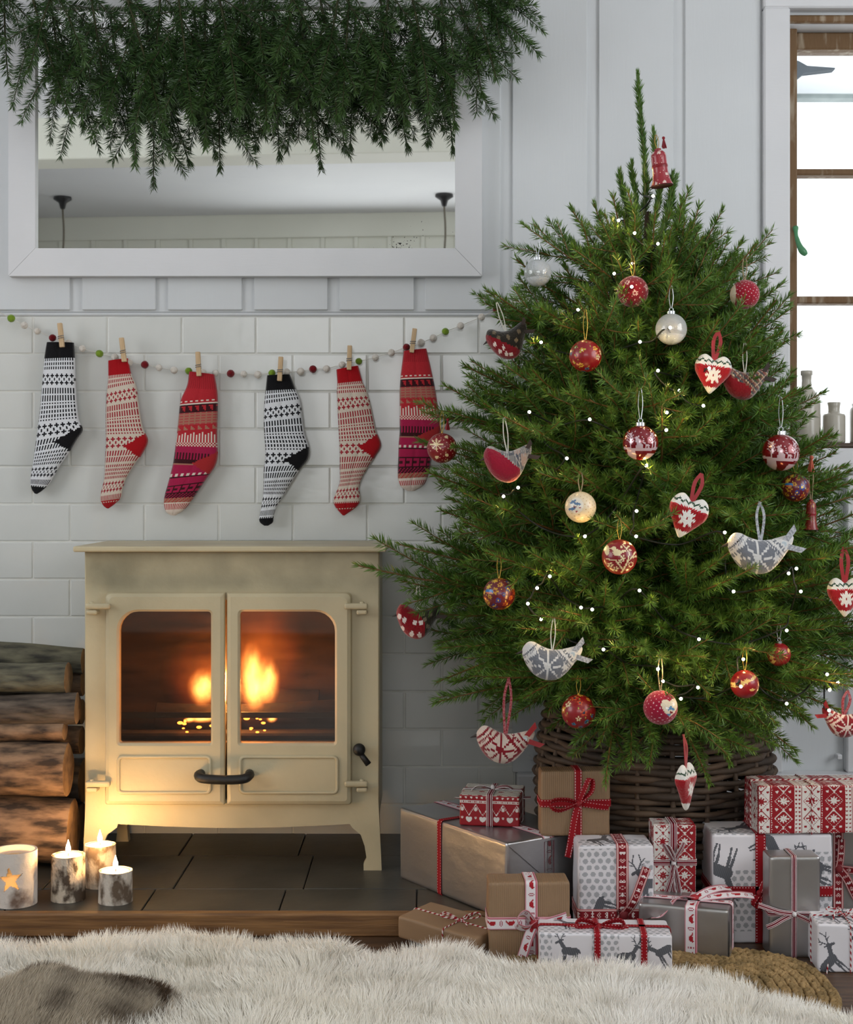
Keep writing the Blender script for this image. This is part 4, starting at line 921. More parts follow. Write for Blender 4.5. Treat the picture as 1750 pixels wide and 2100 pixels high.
def hanger(t,top,hl,kind,parent_top_world,width=0.004,tilt=0.0):
    if kind in('red','ging','grey','white') and width>0.005:
        w=width*0.5
        for s in(-1,1):
            a=np.array([s*0.0012,0,top-0.002]); b=np.array([s*0.006+tilt*0.5,0.0,top+hl*0.6]); c=np.array([tilt,0.004,top+hl]); pts=catmull([a,b,c],5)
            V=[];F=[]
            for i,p in enumerate(pts):
                for q in((-w/2,-0.0004),(w/2,-0.0004),(w/2,0.0004),(-w/2,0.0004)): V.append((p[0]+q[0],p[1]+q[1]+s*0.0006,p[2]))
                if i: b0=(i-1)*4; F+=[(b0+k,b0+(k+1)%4,b0+4+(k+1)%4,b0+4+k) for k in range(4)]
            mk('hanging_ribbon',(V,F),CORD[kind],t,local=True)
    else:
        pts=catmull([(-0.001,0,top),(-0.0035,0,top+hl*0.5),(-0.0015+tilt,0,top+hl*0.97),(tilt,0.001,top+hl),(0.0015+tilt,0,top+hl*0.97),(0.0035,0,top+hl*0.5),(0.001,0,top)],5)
        mk('hanging_loop',tube(pts,0.0006 if kind in('gold','silver') else 0.0009,5,caps=False),CORD[kind],t,local=True)
def tassel(t,loc,col,s=1.0):
    rs=random.Random(3); parts=[tube([(loc[0],loc[1],loc[2]),(loc[0]+rs.uniform(-.004,.004)*s,loc[1]+rs.uniform(-.003,.003)*s,loc[2]-rs.uniform(.014,.019)*s)],[0.0009*s,0.0012*s],5) for _ in range(12)]
    mk('tassel',join(*parts,sphere(loc,0.0028*s,10,8)),col,t,local=True)
TREDM=M('tassel_red',H('#8e0f1c'),0.7,col2=H('#74091a'),vscale=60); TCOR=M('tassel_coral',H('#c4694f'),0.8,col2=H('#a94f3a'),vscale=60)
def place(px,py,extra): return tree_d(px,py,extra)
def bauble(px,py,rpx,kind,label,hl=55,cord='gold',mat=None,cap=False,tas=False,extra=0.035,seed=0,rot=0.0,d=None,name='bauble'):
    d=d or place(px,py,extra); r=S(rpx,d); c=P(px,py,d); ORN.append((px,py,rpx,d))
    t=thing(name,label,'bauble',tuple(c),rot=(0,0,0),group='baubles on the tree')
    if kind=='clear':
        V,F,Dn=ball_grid(r,48,32); V=np.array(V)
        mk('glass_shell',(V,F),glass_mat('frosted_clear_glass',(0.93,0.95,0.96),0.16,0.05,0.45,(0.85,0.88,0.9)),t,local=True,smooth=True)
        mk('artificial_snow',lathe([(r*0.9*math.sin(a),-r*0.93*math.cos(a)) for a in np.linspace(0.02,1.15,8)]+[(r*0.5,-r*0.30),(0.0005,-r*0.22)],24),M('fake_snow',H('#e8eaec'),0.9,col2=H('#d8dade'),vscale=120,bump=0.5,bscale=200),t,local=True,smooth=True)
    else:
        V,F,Dn=ball_grid(r); mk('ball',(V,F),mat or PRINT,t,local=True,smooth=True,col=pat(kind,Dn/np.linalg.norm(Dn,axis=1)[:,None],seed),rot=(0,rot,0))
    if cap:
        cp=mk('cap',lathe([(r*0.27,r*0.96),(r*0.27,r*1.14),(r*0.24,r*1.17),(r*0.001,r*1.18)],20),SILVERC,t,local=True)
        mk('ring',tube([(r*0.12*math.cos(a),0,r*1.26+r*0.12*math.sin(a)) for a in np.linspace(0,2*math.pi,16,endpoint=False)],r*0.022,6,closed=True),SILVERC,cp,local=True)
    else: mk('knot',sphere((0,0,r*1.01),r*0.07,10,8),CORD[cord],t,local=True)
    top=r*(1.34 if cap else 1.03); h=S(hl,d); hanger(t,top,h,cord,None)
    if tas: tassel(t,(0.010,-0.002,top+h*0.62),TREDM)
    HANGERS.append((c+Vector((0,0,top+h)),px))
    return t
def bell(px,py,wpx,hpx,label,colr,dotc,d,cord='gold',hl=40,tilt=0.0,tc=None,seed=1):
    c=P(px,py,d); w=S(wpx/2,d); hh=S(hpx,d); ORN.append((px,py,hpx*0.5,d))
    t=thing('bell_ornament',label,'bell',tuple(c),rot=(0,tilt,0),group='bells on the tree'); n=72
    prof=catmull([(0.3,0.5,0),(0.5,0.46,0),(0.66,0.36,0),(0.68,0.1,0),(0.70,-0.15,0),(0.82,-0.36,0),(1.0,-0.5,0)],9)
    R=[[(w*p[0]*math.cos(2*math.pi*i/n),w*p[0]*math.sin(2*math.pi*i/n),hh*p[1]) for i in range(n)] for p in prof]
    V,F=rings(R,caps=(True,False)); V=np.array(V); fc=np.array([V[list(f)].mean(0) for f in F]); C=np.tile(np.array(colr),(len(F),1)); rs=np.random.RandomState(seed)
    for _ in range(110):
        k=rs.randint(len(fc)); C[np.linalg.norm(fc-fc[k],axis=1)<(w*0.055 if _>12 else w*0.15)]=dotc
    mk('bell_body',(V,F),PRINT,t,local=True,smooth=True,col=C)
    mk('rim',lathe([(w*0.98,-hh*0.5),(w*1.02,-hh*0.51),(w*0.97,-hh*0.525),(w*0.9,-hh*0.5),(w*0.6,-hh*0.1),(w*0.01,-hh*0.05)],32),M('dark_bell_inside',H('#3a0d12'),0.6,col2=H('#2a080c'),vscale=20),t,local=True,smooth=True)
    mk('collar',lathe([(w*0.69,0.0),(w*0.73,0.003),(w*0.69,0.006)],32),M('bell_collar',H('#8e0f1c'),0.4,col2=H('#7c0b18'),vscale=30),t,local=True)
    mk('knob',lathe([(w*0.3,hh*0.5),(w*0.3,hh*0.55),(w*0.1,hh*0.57),(w*0.01,hh*0.57)],16),M('bell_collar'),t,local=True)
    hanger(t,hh*0.56,S(hl,d),cord,None)
    if tc is not None: tassel(t,(0.012 if tc is TREDM else 0.0,-0.003,hh*0.56+S(hl,d)*(0.7 if tc is TREDM else 1.0)),tc,1.0 if tc is TREDM else 1.3)
# --- soft shapes
def loft_x(xs,top,bot,thk,n=26,sub=5):
    A=catmull(np.stack([xs,top,bot],1),sub); R=[]
    for x,t_,b_ in A:
        c=(t_+b_)/2; h=max((t_-b_)/2,1e-4); a=np.linspace(0,2*math.pi,n,endpoint=False); R.append(np.stack([np.full(n,x),-np.sin(a)*min(h*0.72,thk),c+np.cos(a)*h],1))
    return rings(R)
BX=np.array([-1,-0.95,-0.8,-0.6,-0.35,-0.05,0.25,0.5,0.75,0.93,1.0]); BT=np.array([.24,.38,.54,.54,.42,.33,.34,.40,.47,.49,.42]); BB=np.array([.20,.02,-.27,-.50,-.64,-.70,-.63,-.42,-.10,.16,.36])
def bird(px,py,hw,label,style,cord='white',hl=80,extra=0.045,flip=1,tilt=0.0,d=None,zs=1.0):
    d=d or place(px,py,extra); s=S(hw,d); c=P(px,py,d); ORN.append((px,py,hw*0.85,d))
    t=thing('bird_ornament',label,'bird ornament',tuple(c),rot=(0,tilt,0),group='fabric birds on the tree')
    V,F=loft_x(BX*s,BT*s*zs,np.where(BX<0.7,BB*zs,BB)*s,0.42*s,n=40,sub=9); V=np.array(V); fc=np.array([V[list(f)].mean(0) for f in F])/s
    u,v=fc[:,0],fc[:,2]; n=len(fc); C=np.zeros((n,3)); breast=np.zeros(n,bool)
    zz=lambda k:(np.abs(((u*k)%1)-0.5)*2)
    if style in('grey','redwhite','whitered'):
        base,ink={'grey':(H('#cfcdca'),H('#70737a')),'redwhite':(H('#c9b9ae'),H('#7d1220')),'whitered':(H('#7d1220'),H('#cdbdb8'))}[style]
        C[:]=base; cc=(-0.15,-0.2); x,z=u-cc[0],v-cc[1]; r=np.hypot(x,z); a=np.abs(((np.arctan2(z,x)+math.pi/8)%(math.pi/4))-math.pi/8)
        if style=='grey':
            m=(r<0.52)&(np.abs(x)>0.025)&(np.abs(z)>0.025)&(np.abs(np.abs(x)-np.abs(z))>0.045)&(r*np.cos(np.arctan2(z,x)*4)**2<0.5)&(r>0.06)
            m|=((np.abs(x)+np.abs(z)>0.68)&(np.abs(x)+np.abs(z)<0.86))&(((x+z)*9%1)<0.75)|((np.abs(x)+np.abs(z)>0.98)&(np.abs(x)+np.abs(z)<1.12)&(((x-z)*8%1)<0.6))
            C[m]=ink
        else:
            m=(a*r>0.13*np.minimum(1,2.4*r))&(r<0.62)|(r<0.06); m=(np.abs(x)<0.035)|(np.abs(z)<0.035)|(np.abs(np.abs(x)-np.abs(z))<0.05); m&=r<0.62
            q=np.abs(x)+np.abs(z); m|=((q>0.62)&(q<0.74))|((q>0.86)&(q<0.98)&(((x-z)*8%1)<0.7))|((q>1.1)&(q<1.2)); C[m]=ink
    elif style=='darkdot':
        C[:]=H('#242019'); breast=(v<0.25-0.9*(u+0.62))&(u<0.35)&(v<0.5); 
        for a,b in((-0.45,0.2),(0.0,0.1),(0.3,-0.15),(0.55,0.2),(0.2,-0.5),(-0.55,0.5)): C[ell(u,v,(a,b),0.09,0.1)]=H('#6d5f4a')
        C[breast]=H('#7d0f1c')
        for a,b in((-0.7,-0.05),(-0.35,-0.3),(-0.55,-0.42),(-0.1,-0.7),(-0.3,-0.62)): C[breast&ell(u,v,(a,b),0.08,0.1)]=H('#dccfc8')
    elif style=='reddot':
        C[:]=H('#2b291d'); breast=(v<0.62-0.95*(u+0.72)+0.35*np.sin((u+0.8)*2.2))&(u<0.32); 
        for a,b in((0.3,0.05),(0.55,0.25),(0.2,0.25),(0.45,-0.3)): C[ell(u,v,(a,b),0.09,0.1)]=H('#6d6450')
        C[breast]=H('#850d18')
        for a,b in((-0.62,0.0),(-0.15,-0.1),(0.12,-0.12),(-0.72,-0.4),(-0.3,-0.65),(0.06,-0.7),(-0.85,0.15)): C[breast&ell(u,v,(a,b),0.1,0.13)]=H('#dfd5d0')
    elif style=='robin':
        pl=[H('#7c7a78'),H('#50545c'),H('#a08a80')]; k=((u*4).astype(int)+(v*4).astype(int))%3; C[:]=np.array(pl)[k]; C[((u*14)%1<0.15)|((v*14)%1<0.15)]=H('#a8a29c')
        breast=(v<0.5-0.62*(u+0.75)+0.15*np.sin((u+1)*3))&(u<0.42); C[breast]=H('#8f0b2b')
    elif style=='tartan':
        C[:]=H('#7a4a40'); C[((u+v)*3.2%1)<0.35]=H('#4a4a4c'); C[((u+v)*3.2%1)>0.86]=H('#c9b090'); C[((u-v)*3.2%1)<0.3]*=0.65; C[((u-v)*3.2%1)>0.9]=H('#b39a80')
        breast=(v<0.1-0.6*(u+0.5))&(u<0.2); C[breast]=H('#850d18')
    F=list(F)
    def part(nm,mask):
        idx=[i for i in range(len(F)) if mask[i]]
        if not idx: return
        used=sorted({q for i in idx for q in F[i]}); mp={q:k for k,q in enumerate(used)}
        V2=V[used].copy(); V2[:,0]*=flip
        return mk(nm,(V2,[tuple(mp[q] for q in (F[i] if flip>0 else F[i][::-1])) for i in idx]),FELTA,t,local=True,smooth=True,col=C[idx])
    part('body',~breast); 
    if breast.any(): part('breast',breast)
    bkm=M('bird_beak',H('#2b2320'),0.6,col2=H('#3a302b'),vscale=60)
    mk('beak',tube([(-0.94*s*flip,0,0.22*s),(-1.20*s*flip,-0.01*s,0.12*s)],[0.07*s,0.008*s],8),bkm,t,local=True)
    for sy in(-1,1):
        if style=='reddot': mk('eye_patch',sphere((-0.70*s*flip,sy*0.25*s,0.28*s),0.1*s,12,8,(1,0.3,1)),M('white_felt_eye',H('#d8d2cc'),0.9,col2=H('#c8c2bc'),vscale=60),t,local=True)
        mk('eye',sphere((-0.72*s*flip,sy*0.275*s,0.28*s),0.05*s,10,8,(1,0.6,1)),M('black_bead',H('#08080a'),0.2,col2=H('#101014'),vscale=10),t,local=True)
    tcol={'grey':'grey','redwhite':'red','whitered':'red'}.get(style); tm=CORD[tcol] if tcol else M('brown_ribbon',H('#2c201c'),0.7,col2=H('#382a24'),vscale=60)
    w=0.085*s
    for ang in(0.95,-0.25) if style!='reddot' else (1.3,-0.1):
        dx,dz=math.cos(ang),math.sin(ang); a=np.array([0.62*s,-0.17*s,0.18*s]); V2=[];
        for k,q in enumerate(np.linspace(0,0.66*s,5)):
            for e in(-1,1):
                ex=0.06*s*(1 if k==4 else 0)*e
                for yo in(0,0.0008): V2.append(((a[0]+dx*(q+ex)-dz*e*w)*flip,a[1]+yo-0.02*s*k*0.5,a[2]+dz*(q+ex)+dx*e*w))
        F2=[]
        for k in range(4):
            b0=k*4; F2+=[(b0,b0+4,b0+6,b0+2),(b0+1,b0+3,b0+7,b0+5),(b0,b0+1,b0+5,b0+4),(b0+2,b0+6,b0+7,b0+3)]
        mk('tail_ribbon',(V2,F2),tm,t,local=True)
    bt=lathe([(0.001,0),(0.075*s,0),(0.085*s,0.02*s),(0.07*s,0.035*s),(0.001,0.03*s)],16); Vb=np.array(bt[0])[:,[0,2,1]]*np.array([1,-1,1]); Vb=Vb+np.array([0.66*s*flip,-0.20*s,0.22*s])
    mk('button',(Vb,bt[1]),M('pale_button',H('#c9d2d6'),0.4,col2=H('#b8c4ca'),vscale=30),t,local=True)
    hx=0.0; h=S(hl,d); pts=(0.33*s); hanger(t,0.33*s*zs,h,cord,None,width=0.0085 if cord in('grey','ging') else 0.004)
    HANGERS.append((c+Vector((0,0,0.40*s+h)),px))
    return t
def heart(px,py,hw,hh,label,d=None,extra=0.045,tilt=0.0,yaw=0.0,hl=70):
    d=d or place(px,py,extra); c=P(px,py,d); w=S(hw,d); h=S(hh,d); ORN.append((px,py,max(hw,hh)*0.85,d))
    t=thing('heart_ornament',label,'heart ornament',tuple(c),rot=(0,tilt,yaw),group='knitted hearts on the tree')
    xs=np.array([-1,-0.93,-0.75,-0.5,-0.25,-0.0,0.25,0.5,0.75,0.93,1]); tp=np.array([.42,.66,.9,1.0,.9,.74,.9,1.0,.9,.66,.42]); bt=np.array([.30,.08,-.18,-.48,-.78,-1.0,-.78,-.48,-.18,.08,.30])
    V,F=loft_x(xs*w,tp*h,bt*h,0.36*w,n=44,sub=8); V=np.array(V); fc=np.array([V[list(f)].mean(0) for f in F])/np.array([w,w,h]); u,v=fc[:,0],fc[:,2]
    C=np.tile(np.array(H('#980e18')),(len(F),1)); C[v>0.42]=H('#e2dfd8'); C[v<-0.66]=H('#e2dfd8'); C[(np.abs(v-0.66-0.07*(np.abs(((u*3)%1)-0.5)*4-1))<0.05)]=H('#2f4a38'); C[star8(u,v*h/w,(0.0,-0.08),0.46)&(np.abs(v)<0.6)]=H('#e2dfd8'); C[np.abs(v-0.40)<0.025]=H('#b8323a')
    mk('heart_body',(V,F),FELTA,t,local=True,smooth=True,col=C)
    hanger(t,0.78*h,S(hl,d),'red',None,width=0.012); HANGERS.append((c+Vector((0,0,0.78*h+S(hl,d))),px))
bell(1354,345,46,72,'small red bell with white specks hanging near the tree top',H('#94202c'),H('#dcc3b8'),TDEP-0.10,tilt=-0.12,tc=TREDM,hl=28)
bauble(1103,560,28,'clear','clear glass bauble with fake snow at the upper left of the tree',cord='silver',cap=True,hl=40,extra=0.14)
bauble(1298,598,32,'reddots','dark red speckled bauble half hidden below the tree top',cord='gold',hl=40,mat=FABR,extra=0.03)
bauble(1528,604,30,'dots','dotted red fabric ball hanging beside the window frame',cord='string',hl=48,mat=FABR,extra=0.07)
bauble(1377,675,32,'clear','frosted clear glass bauble in the upper middle of the tree',cord='silver',cap=True,hl=45)
bauble(1201,730,33,'floral','red ball with painted flowers at upper left, beside the trunk line',cord='gold',hl=60,seed=4)
heart(1461,768,38,40,'red knitted heart with snowflake overlapping the tartan bird',hl=60,tilt=0.15)
bird(1528,782,48,'tartan wool bird with red breast tucked behind a knitted heart','tartan',hl=60,d=tree_d(1528,778,0.02),flip=1,zs=1.15)
bird(1043,697,44,'dark brown bird with spotted red breast hanging at the upper left','darkdot',cord='white',hl=60,extra=0.15,tilt=-0.3,zs=1.3)
bird(1043,946,50,'plaid robin with plain crimson breast on the left of the tree','robin',cord='white',hl=68,extra=0.07,tilt=-0.1,zs=1.25)
bauble(907,919,31,'snowflake','red bauble with cream snowflake and tassel in front of the pink stocking',cord='gold',hl=42,tas=True,extra=0.07)
bauble(1314,908,36,'snowman','matt red glass bauble with white snowman scene in the tree centre',cord='silver',cap=True,hl=62,mat=SHINY,extra=0.05)
bauble(1602,928,38,'snowman','red glass snowman bauble at the right, left of the stoneware bottles',cord='silver',cap=True,hl=62,mat=SHINY,extra=0.03,rot=0.05)
bauble(1191,1040,32,'cream','cream paper ball with blue holly leaves left of centre',cord='string',hl=40)
heart(1408,1060,41,45,'red knitted heart with white snowflake in the middle of the tree',hl=60,tilt=0.35,extra=0.06)
bauble(1271,1142,36,'birdbranch','red ball with cream bird and blossom branch in the tree centre',cord='gold',hl=40,extra=0.06)
bird(1560,1130,68,'grey and white knitted bird with striped ribbon tail, right of centre','grey',cord='grey',hl=80,extra=0.05)
bauble(1024,1218,33,'multi','dark red ball with blue and yellow flowers at lower left',cord='gold',hl=45,seed=2)
bauble(1632,1000,29,'multi','dark ball with blue and gold flowers below the right snowman bauble',cord='gold',hl=30,seed=7,extra=0.0)
bell(1664,1057,30,58,'gold and red bell with coral tassel at the right edge of the tree',H('#7c1f1c'),H('#b5803a'),tree_d(1664,1057,0.0),hl=86,tc=TCOR,cord='string',seed=5)
bird(858,1270,45,'white-spotted red bird with dark wings hanging right of the stove','reddot',cord='white',hl=55,d=2.60,zs=1.3)
bird(1132,1352,62,'grey and white knitted bird low on the left of the tree','grey',cord='white',hl=62,extra=0.07,tilt=0.05)
bird(1036,1524,60,'red and white knitted bird with red ribbon tail above the gifts','redwhite',cord='ging',hl=115,d=2.42,tilt=0.06)
bauble(1187,1459,35,'floral','red ball with painted flowers at the bottom, in front of the basket',cord='gold',hl=36,seed=11,extra=0.06)
bauble(1355,1451,35,'heartball','pink dotted ball with a cream heart, above the basket',cord='string',hl=70,mat=FABR,extra=0.08)
bauble(1528,1403,29,'goldleaf','red ball with gold leaf pattern among the lower right branches',cord='gold',hl=45,extra=0.06,seed=3)
heart(1407,1614,33,48,'knitted heart seen edge-on, hanging lowest in front of the basket',hl=70,d=2.24,yaw=1.0)
heart(1733,1225,36,40,'red knitted heart cut off at the right edge of the picture',hl=72,extra=0.05)
bird(1728,1480,46,'red and white knitted bird cut off at the lower right edge','whitered',cord='ging',hl=50,d=2.36,flip=-1,tilt=0.2)
bauble(1598,1342,24,'goldleaf','small red ball mostly buried in the lower right branches',cord='silver',cap=True,hl=30,extra=-0.06,seed=9)

# ------------------------------------------------------------------ branches
for ht,px in HANGERS:
    side=ht.x-TX
    z0=ht.z-rise(py_of(ht.z))*0.5
    o_=Vector((TX+0.15*side,TY+0.15*(ht.y-TY),z0)); v=(ht-o_); tip=ht+v.normalized()*0.035
    put_branch(o_,tip)
heroes=[(1255,402,2.6),(1287,392,2.58),(1332,372,2.6),(1376,388,2.58),(1402,418,2.6),(1345,425,2.54),(1300,430,2.54),(1240,440,2.58),(1420,455,2.58),(735,1166,2.55),(820,1122,2.6),(862,900,2.60),(955,745,2.6),(912,796,2.6),(998,593,2.6),(1046,630,2.58),(1062,526,2.6),(1097,455,2.62),(1605,576,2.62),(1616,632,2.6),(1608,682,2.62),(1690,800,2.6),(1735,950,2.6),(1525,495,2.62),(1485,432,2.64),(1436,426,2.62),(1170,426,2.64),(1216,420,2.62),(893,1450,2.55),(895,1392,2.5),(900,1338,2.6),(1632,1545,2.4),(1240,1600,2.28),(880,975,2.55),(905,1052,2.58),(885,1112,2.58),(1700,1010,2.6),(1560,700,2.62),(1565,745,2.65),(1455,1600,2.3),(1330,1580,2.3),(1060,1440,2.45),(1580,1500,2.35),(1700,1370,2.4),(1500,1560,2.32),(1290,1560,2.3),(1230,1520,2.32)]
for px,py,d in heroes:
    tip=P(px,py,d); z0=tip.z-rise(py); o_=trunk_pt(min(1.22,max(0.36,z0)))
    for _ in range(5):
        if clear(o_,tip,6): break
        tip=P(px,py,min(2.86,tip.y+D0+0.06)); o_=o_+Vector((0,0.03,0))
    put_branch(o_,tip,open_=True)
tot=0
for py in range(400,1490,30):
    z=z_of(py); R0=Rz(z); n=int(2*math.pi*R0/0.175)+3
    for k in range(n):
        for att in range(6):
            a=2*math.pi*(k+rtree.uniform(-0.45,0.45))/n+py*0.37+att*0.25
            if math.sin(a)>0.5 and rtree.random()<0.75: break
            rr=Rz(z,math.cos(a)>0)*rtree.choice([rtree.uniform(0.6,0.85),rtree.uniform(0.85,1.0),rtree.uniform(0.98,1.17)])
            tip=Vector((TX+rr*math.cos(a),min(TY+rr*math.sin(a),-0.10),z+rtree.uniform(-0.02,0.02))); o_=trunk_pt(min(1.25,max(0.36,tip.z-rise(py)*(0.6+0.8*rr/R0)*0.8)))
            if clear(o_,tip): put_branch(o_,tip,open_=py<640 or rtree.random()<0.55); break

# ------------------------------------------------------------------ fairy lights
bulbs=[(1297,352),(1340,402),(1269,452),(1302,478),(1350,500),(1298,540),(1260,561),(1296,588),(1186,635),(1110,702),(1313,701),(1375,672),(1455,755),(1350,760),(1394,801),(1443,832),(1368,846),(1367,882),(1210,860),(1086,845),(1163,940),(1063,1000),(1033,1018),(1200,1100),(1326,955),(1306,1048),(1305,1100),(1487,1092),(1505,1213),(1618,1176),(1634,1166),(1643,1213),(1614,1293),(1434,1311),(1312,1211),(1215,1250),(1192,1246),(1128,1182),(1102,1206),(1083,1238),(1110,1270),(1238,1332),(1350,1372),(1360,1397),(1432,1410),(1397,1433),(1520,1408),(1525,1352),(1614,1443),(1697,1383),(1719,1400),(1702,1415),(1701,1457)]
fs=thing('fairy_lights','string of warm white fairy lights on dark cable wound round the tree','string lights',tuple(P(1340,352,2.6)))
BULB=emis_mat('warm_led',(1.0,0.64,0.22),240)
CABLE=M('dark_green_cable',H('#0f1512'),0.5,col2=H('#161d19'),vscale=60)
bv,bf=sphere((0,0,0),0.0024,10,8); bme=mesh('bulb',bv,bf,smooth=True); bme.materials.append(BULB)
hv=mesh('bulb_holder',*tube([(0,0,0),(0,0.012,0)],0.0022,8)); hv.materials.append(CABLE)
path=[]
for px,py in bulbs:
    d=tree_d(px,py,0.045)
    for ox,oy,orr,od in ORN:
        if (px-ox)**2+(py-oy)**2<(orr+4)**2: d=min(d,od-0.045)
    p=P(px,py,d); o=bpy.data.objects.new('bulb',bme); link(o,fs); o.location=p-WL[fs.name]
    h=bpy.data.objects.new('bulb_holder',hv); link(h,fs); h.location=p+Vector((0,0.002,0))-WL[fs.name]
    path.append(Vector((p.x,p.y+0.03,p.z)))
pts=[]
for a,b in zip(path[:-1],path[1:]):
    m=(a+b)/2; L_=(b-a).length; mpx=875+m.x/(m.y+D0)*FP; mpy=1000-(m.z-CZ)/(m.y+D0)*FP
    md=tree_d(mpx,mpy,0.0); mm2=P(mpx,mpy,md+0.05 if L_>0.06 else m.y+D0); mm2.z-=L_*0.12
    pts+=[a,mm2]
pts.append(path[-1])
mk('cable',tube(catmull(pts,7),0.0015,6),CABLE,fs,smooth=True)
print('branches',nbr[0])
# ------------------------------------------------------------------ willow basket
WIL=[M('willow_dark',H('#4a3a2c'),0.7,col2=H('#2d231b'),vscale=12,bump=0.5,bscale=60),M('willow_brown',H('#5e4a38'),0.7,col2=H('#3a2c21'),vscale=12,bump=0.5,bscale=60)]
bas=thing('willow_basket','large round dark willow basket skirting the foot of the tree','basket',(TX,TY,0))
rw=random.Random(12)
BZ=np.array([0,0.06,0.13,0.2,0.26,0.32,0.37]); BRD=np.array([.186,.196,.206,.212,.208,.198,.184])
def brad(z): return float(np.interp(z,BZ,BRD))
nst=22
zz=0.006; k=0
while zz<0.368:
    r0=rw.uniform(0.0050,0.0068); ph=(k%2)*math.pi+rw.uniform(-.1,.1); n=132; q=rw.uniform(0,6); tl=rw.uniform(0,0.003)
    pts=[]
    for i in range(n):
        a=2*math.pi*i/n; rr=brad(zz)+0.0055*math.sin(a*nst/2+ph)+0.0015*math.sin(3*a+q); pts.append((TX+rr*math.cos(a),TY+rr*math.sin(a),zz+r0*0.6+tl*math.sin(2*a+q)+0.0012*math.sin(7*a+q)))
    mk('weaver',tube(pts,r0*np.array([1+0.12*math.sin(i*0.21+q) for i in range(n)]),7,closed=True),WIL[k%2],bas,smooth=True); zz+=r0*1.72; k+=1
for i in range(nst):
    a=2*math.pi*(i+0.5)/nst; mk('stake',tube([(TX+brad(z)*math.cos(a),TY+brad(z)*math.sin(a),z) for z in np.linspace(0.003,0.375,12)],0.0045,7),WIL[1],bas,smooth=True)
for j in range(2):
    pts=[(TX+(0.184+0.005*math.sin(11*a+j*math.pi))*math.cos(a),TY+(0.184+0.005*math.sin(11*a+j*math.pi))*math.sin(a),0.378+0.006*math.cos(11*a+j*math.pi)) for a in np.linspace(0,2*math.pi,140,endpoint=False)]
    mk('rim_braid',tube(pts,0.0068,7,closed=True),WIL[j],bas,smooth=True)

# ------------------------------------------------------------------ gifts
KRAFT=M('kraft_paper',H('#917558'),0.6,col2=H('#84694d'),vscale=5,bump=0.25,bscale=95,aniso_wave='X')
KRAFT2=M('kraft_paper_creased',H('#917558'),0.6,col2=H('#84694d'),vscale=7,bump=0.2,bscale=25)
SILVP=M('silver_foil_paper',H('#b5b4b5'),0.33,metal=0.85,col2=H('#a8a7a8'),vscale=4,bump=0.45,bscale=14,bstretch=(1,1,1.6))
SILVP2=M('silver_ribbed_foil',H('#b3b1b0'),0.31,metal=0.85,col2=H('#a6a4a3'),vscale=4,bump=0.45,bscale=11)
WRAP=M('printed_wrapping_paper',attr=True,rough=0.4,spec=0.4)
RIBM=M('woven_ribbon',attr=True,rough=0.6,spec=0.2)
TWINE=M('red_white_twine',attr=True,rough=0.9,spec=0.1)
def gridaxis(h,r,step):
    if step is None: return np.unique(np.round(np.concatenate([np.linspace(-h,-h+2*r,4),np.linspace(-h+2*r,h-2*r,7),np.linspace(h-2*r,h,4)]),6))
    return np.linspace(-h,h,max(4,int(2*h/step))+1)
def wrapbox(w,dp,h,r,step,paint,sag=0.0,seed=0):
    hs=(w/2,dp/2,h/2); Vs=[];Fs=[];Cs=[];off=0
    faces={'front':(0,2,1,-1),'back':(0,2,1,1),'left':(1,2,0,-1),'right':(1,2,0,1),'top':(0,1,2,1),'bottom':(0,1,2,-1)}
    for nm,(a,b,c,sg) in faces.items():
        st=step if nm in('front','left','right','top') else None
        ga,gb=gridaxis(hs[a],r,st),gridaxis(hs[b],r,st); A,B=np.meshgrid(ga,gb,indexing='ij'); V=np.zeros(A.shape+(3,)); V[...,a]=A; V[...,b]=B; V[...,c]=sg*hs[c]
        na,nb=A.shape; i=np.arange(na-1)[:,None]; j=np.arange(nb-1)[None,:]; F=np.stack([i*nb+j,(i+1)*nb+j,(i+1)*nb+j+1,i*nb+j+1],-1).reshape(-1,4)
        V=V.reshape(-1,3); cen=V[F].mean(1)
        ax=np.zeros(3); ax[a]=1; bx=np.zeros(3); bx[b]=1
        if np.cross(ax,bx)[c]*sg<0: F=F[:,::-1]
        if paint is not None: Cs.append(paint(nm,cen[:,a]*(1 if nm in('front','top','right') else -1),cen[:,b]))
        Vs.append(V); Fs.append(F+off); off+=len(V)
    V=np.concatenate(Vs); F=np.concatenate(Fs); q=np.clip(V,-(np.array(hs)-r),np.array(hs)-r); dv=V-q; l=np.linalg.norm(dv,axis=1)[:,None]; V=q+dv/np.maximum(l,1e-9)*r
    V+=0.0007*np.stack([vnoise(V,seed+k,55) for k in range(3)],1)
    V[:,2]+=h/2
    return (V,F),(np.concatenate(Cs) if paint is not None else None)
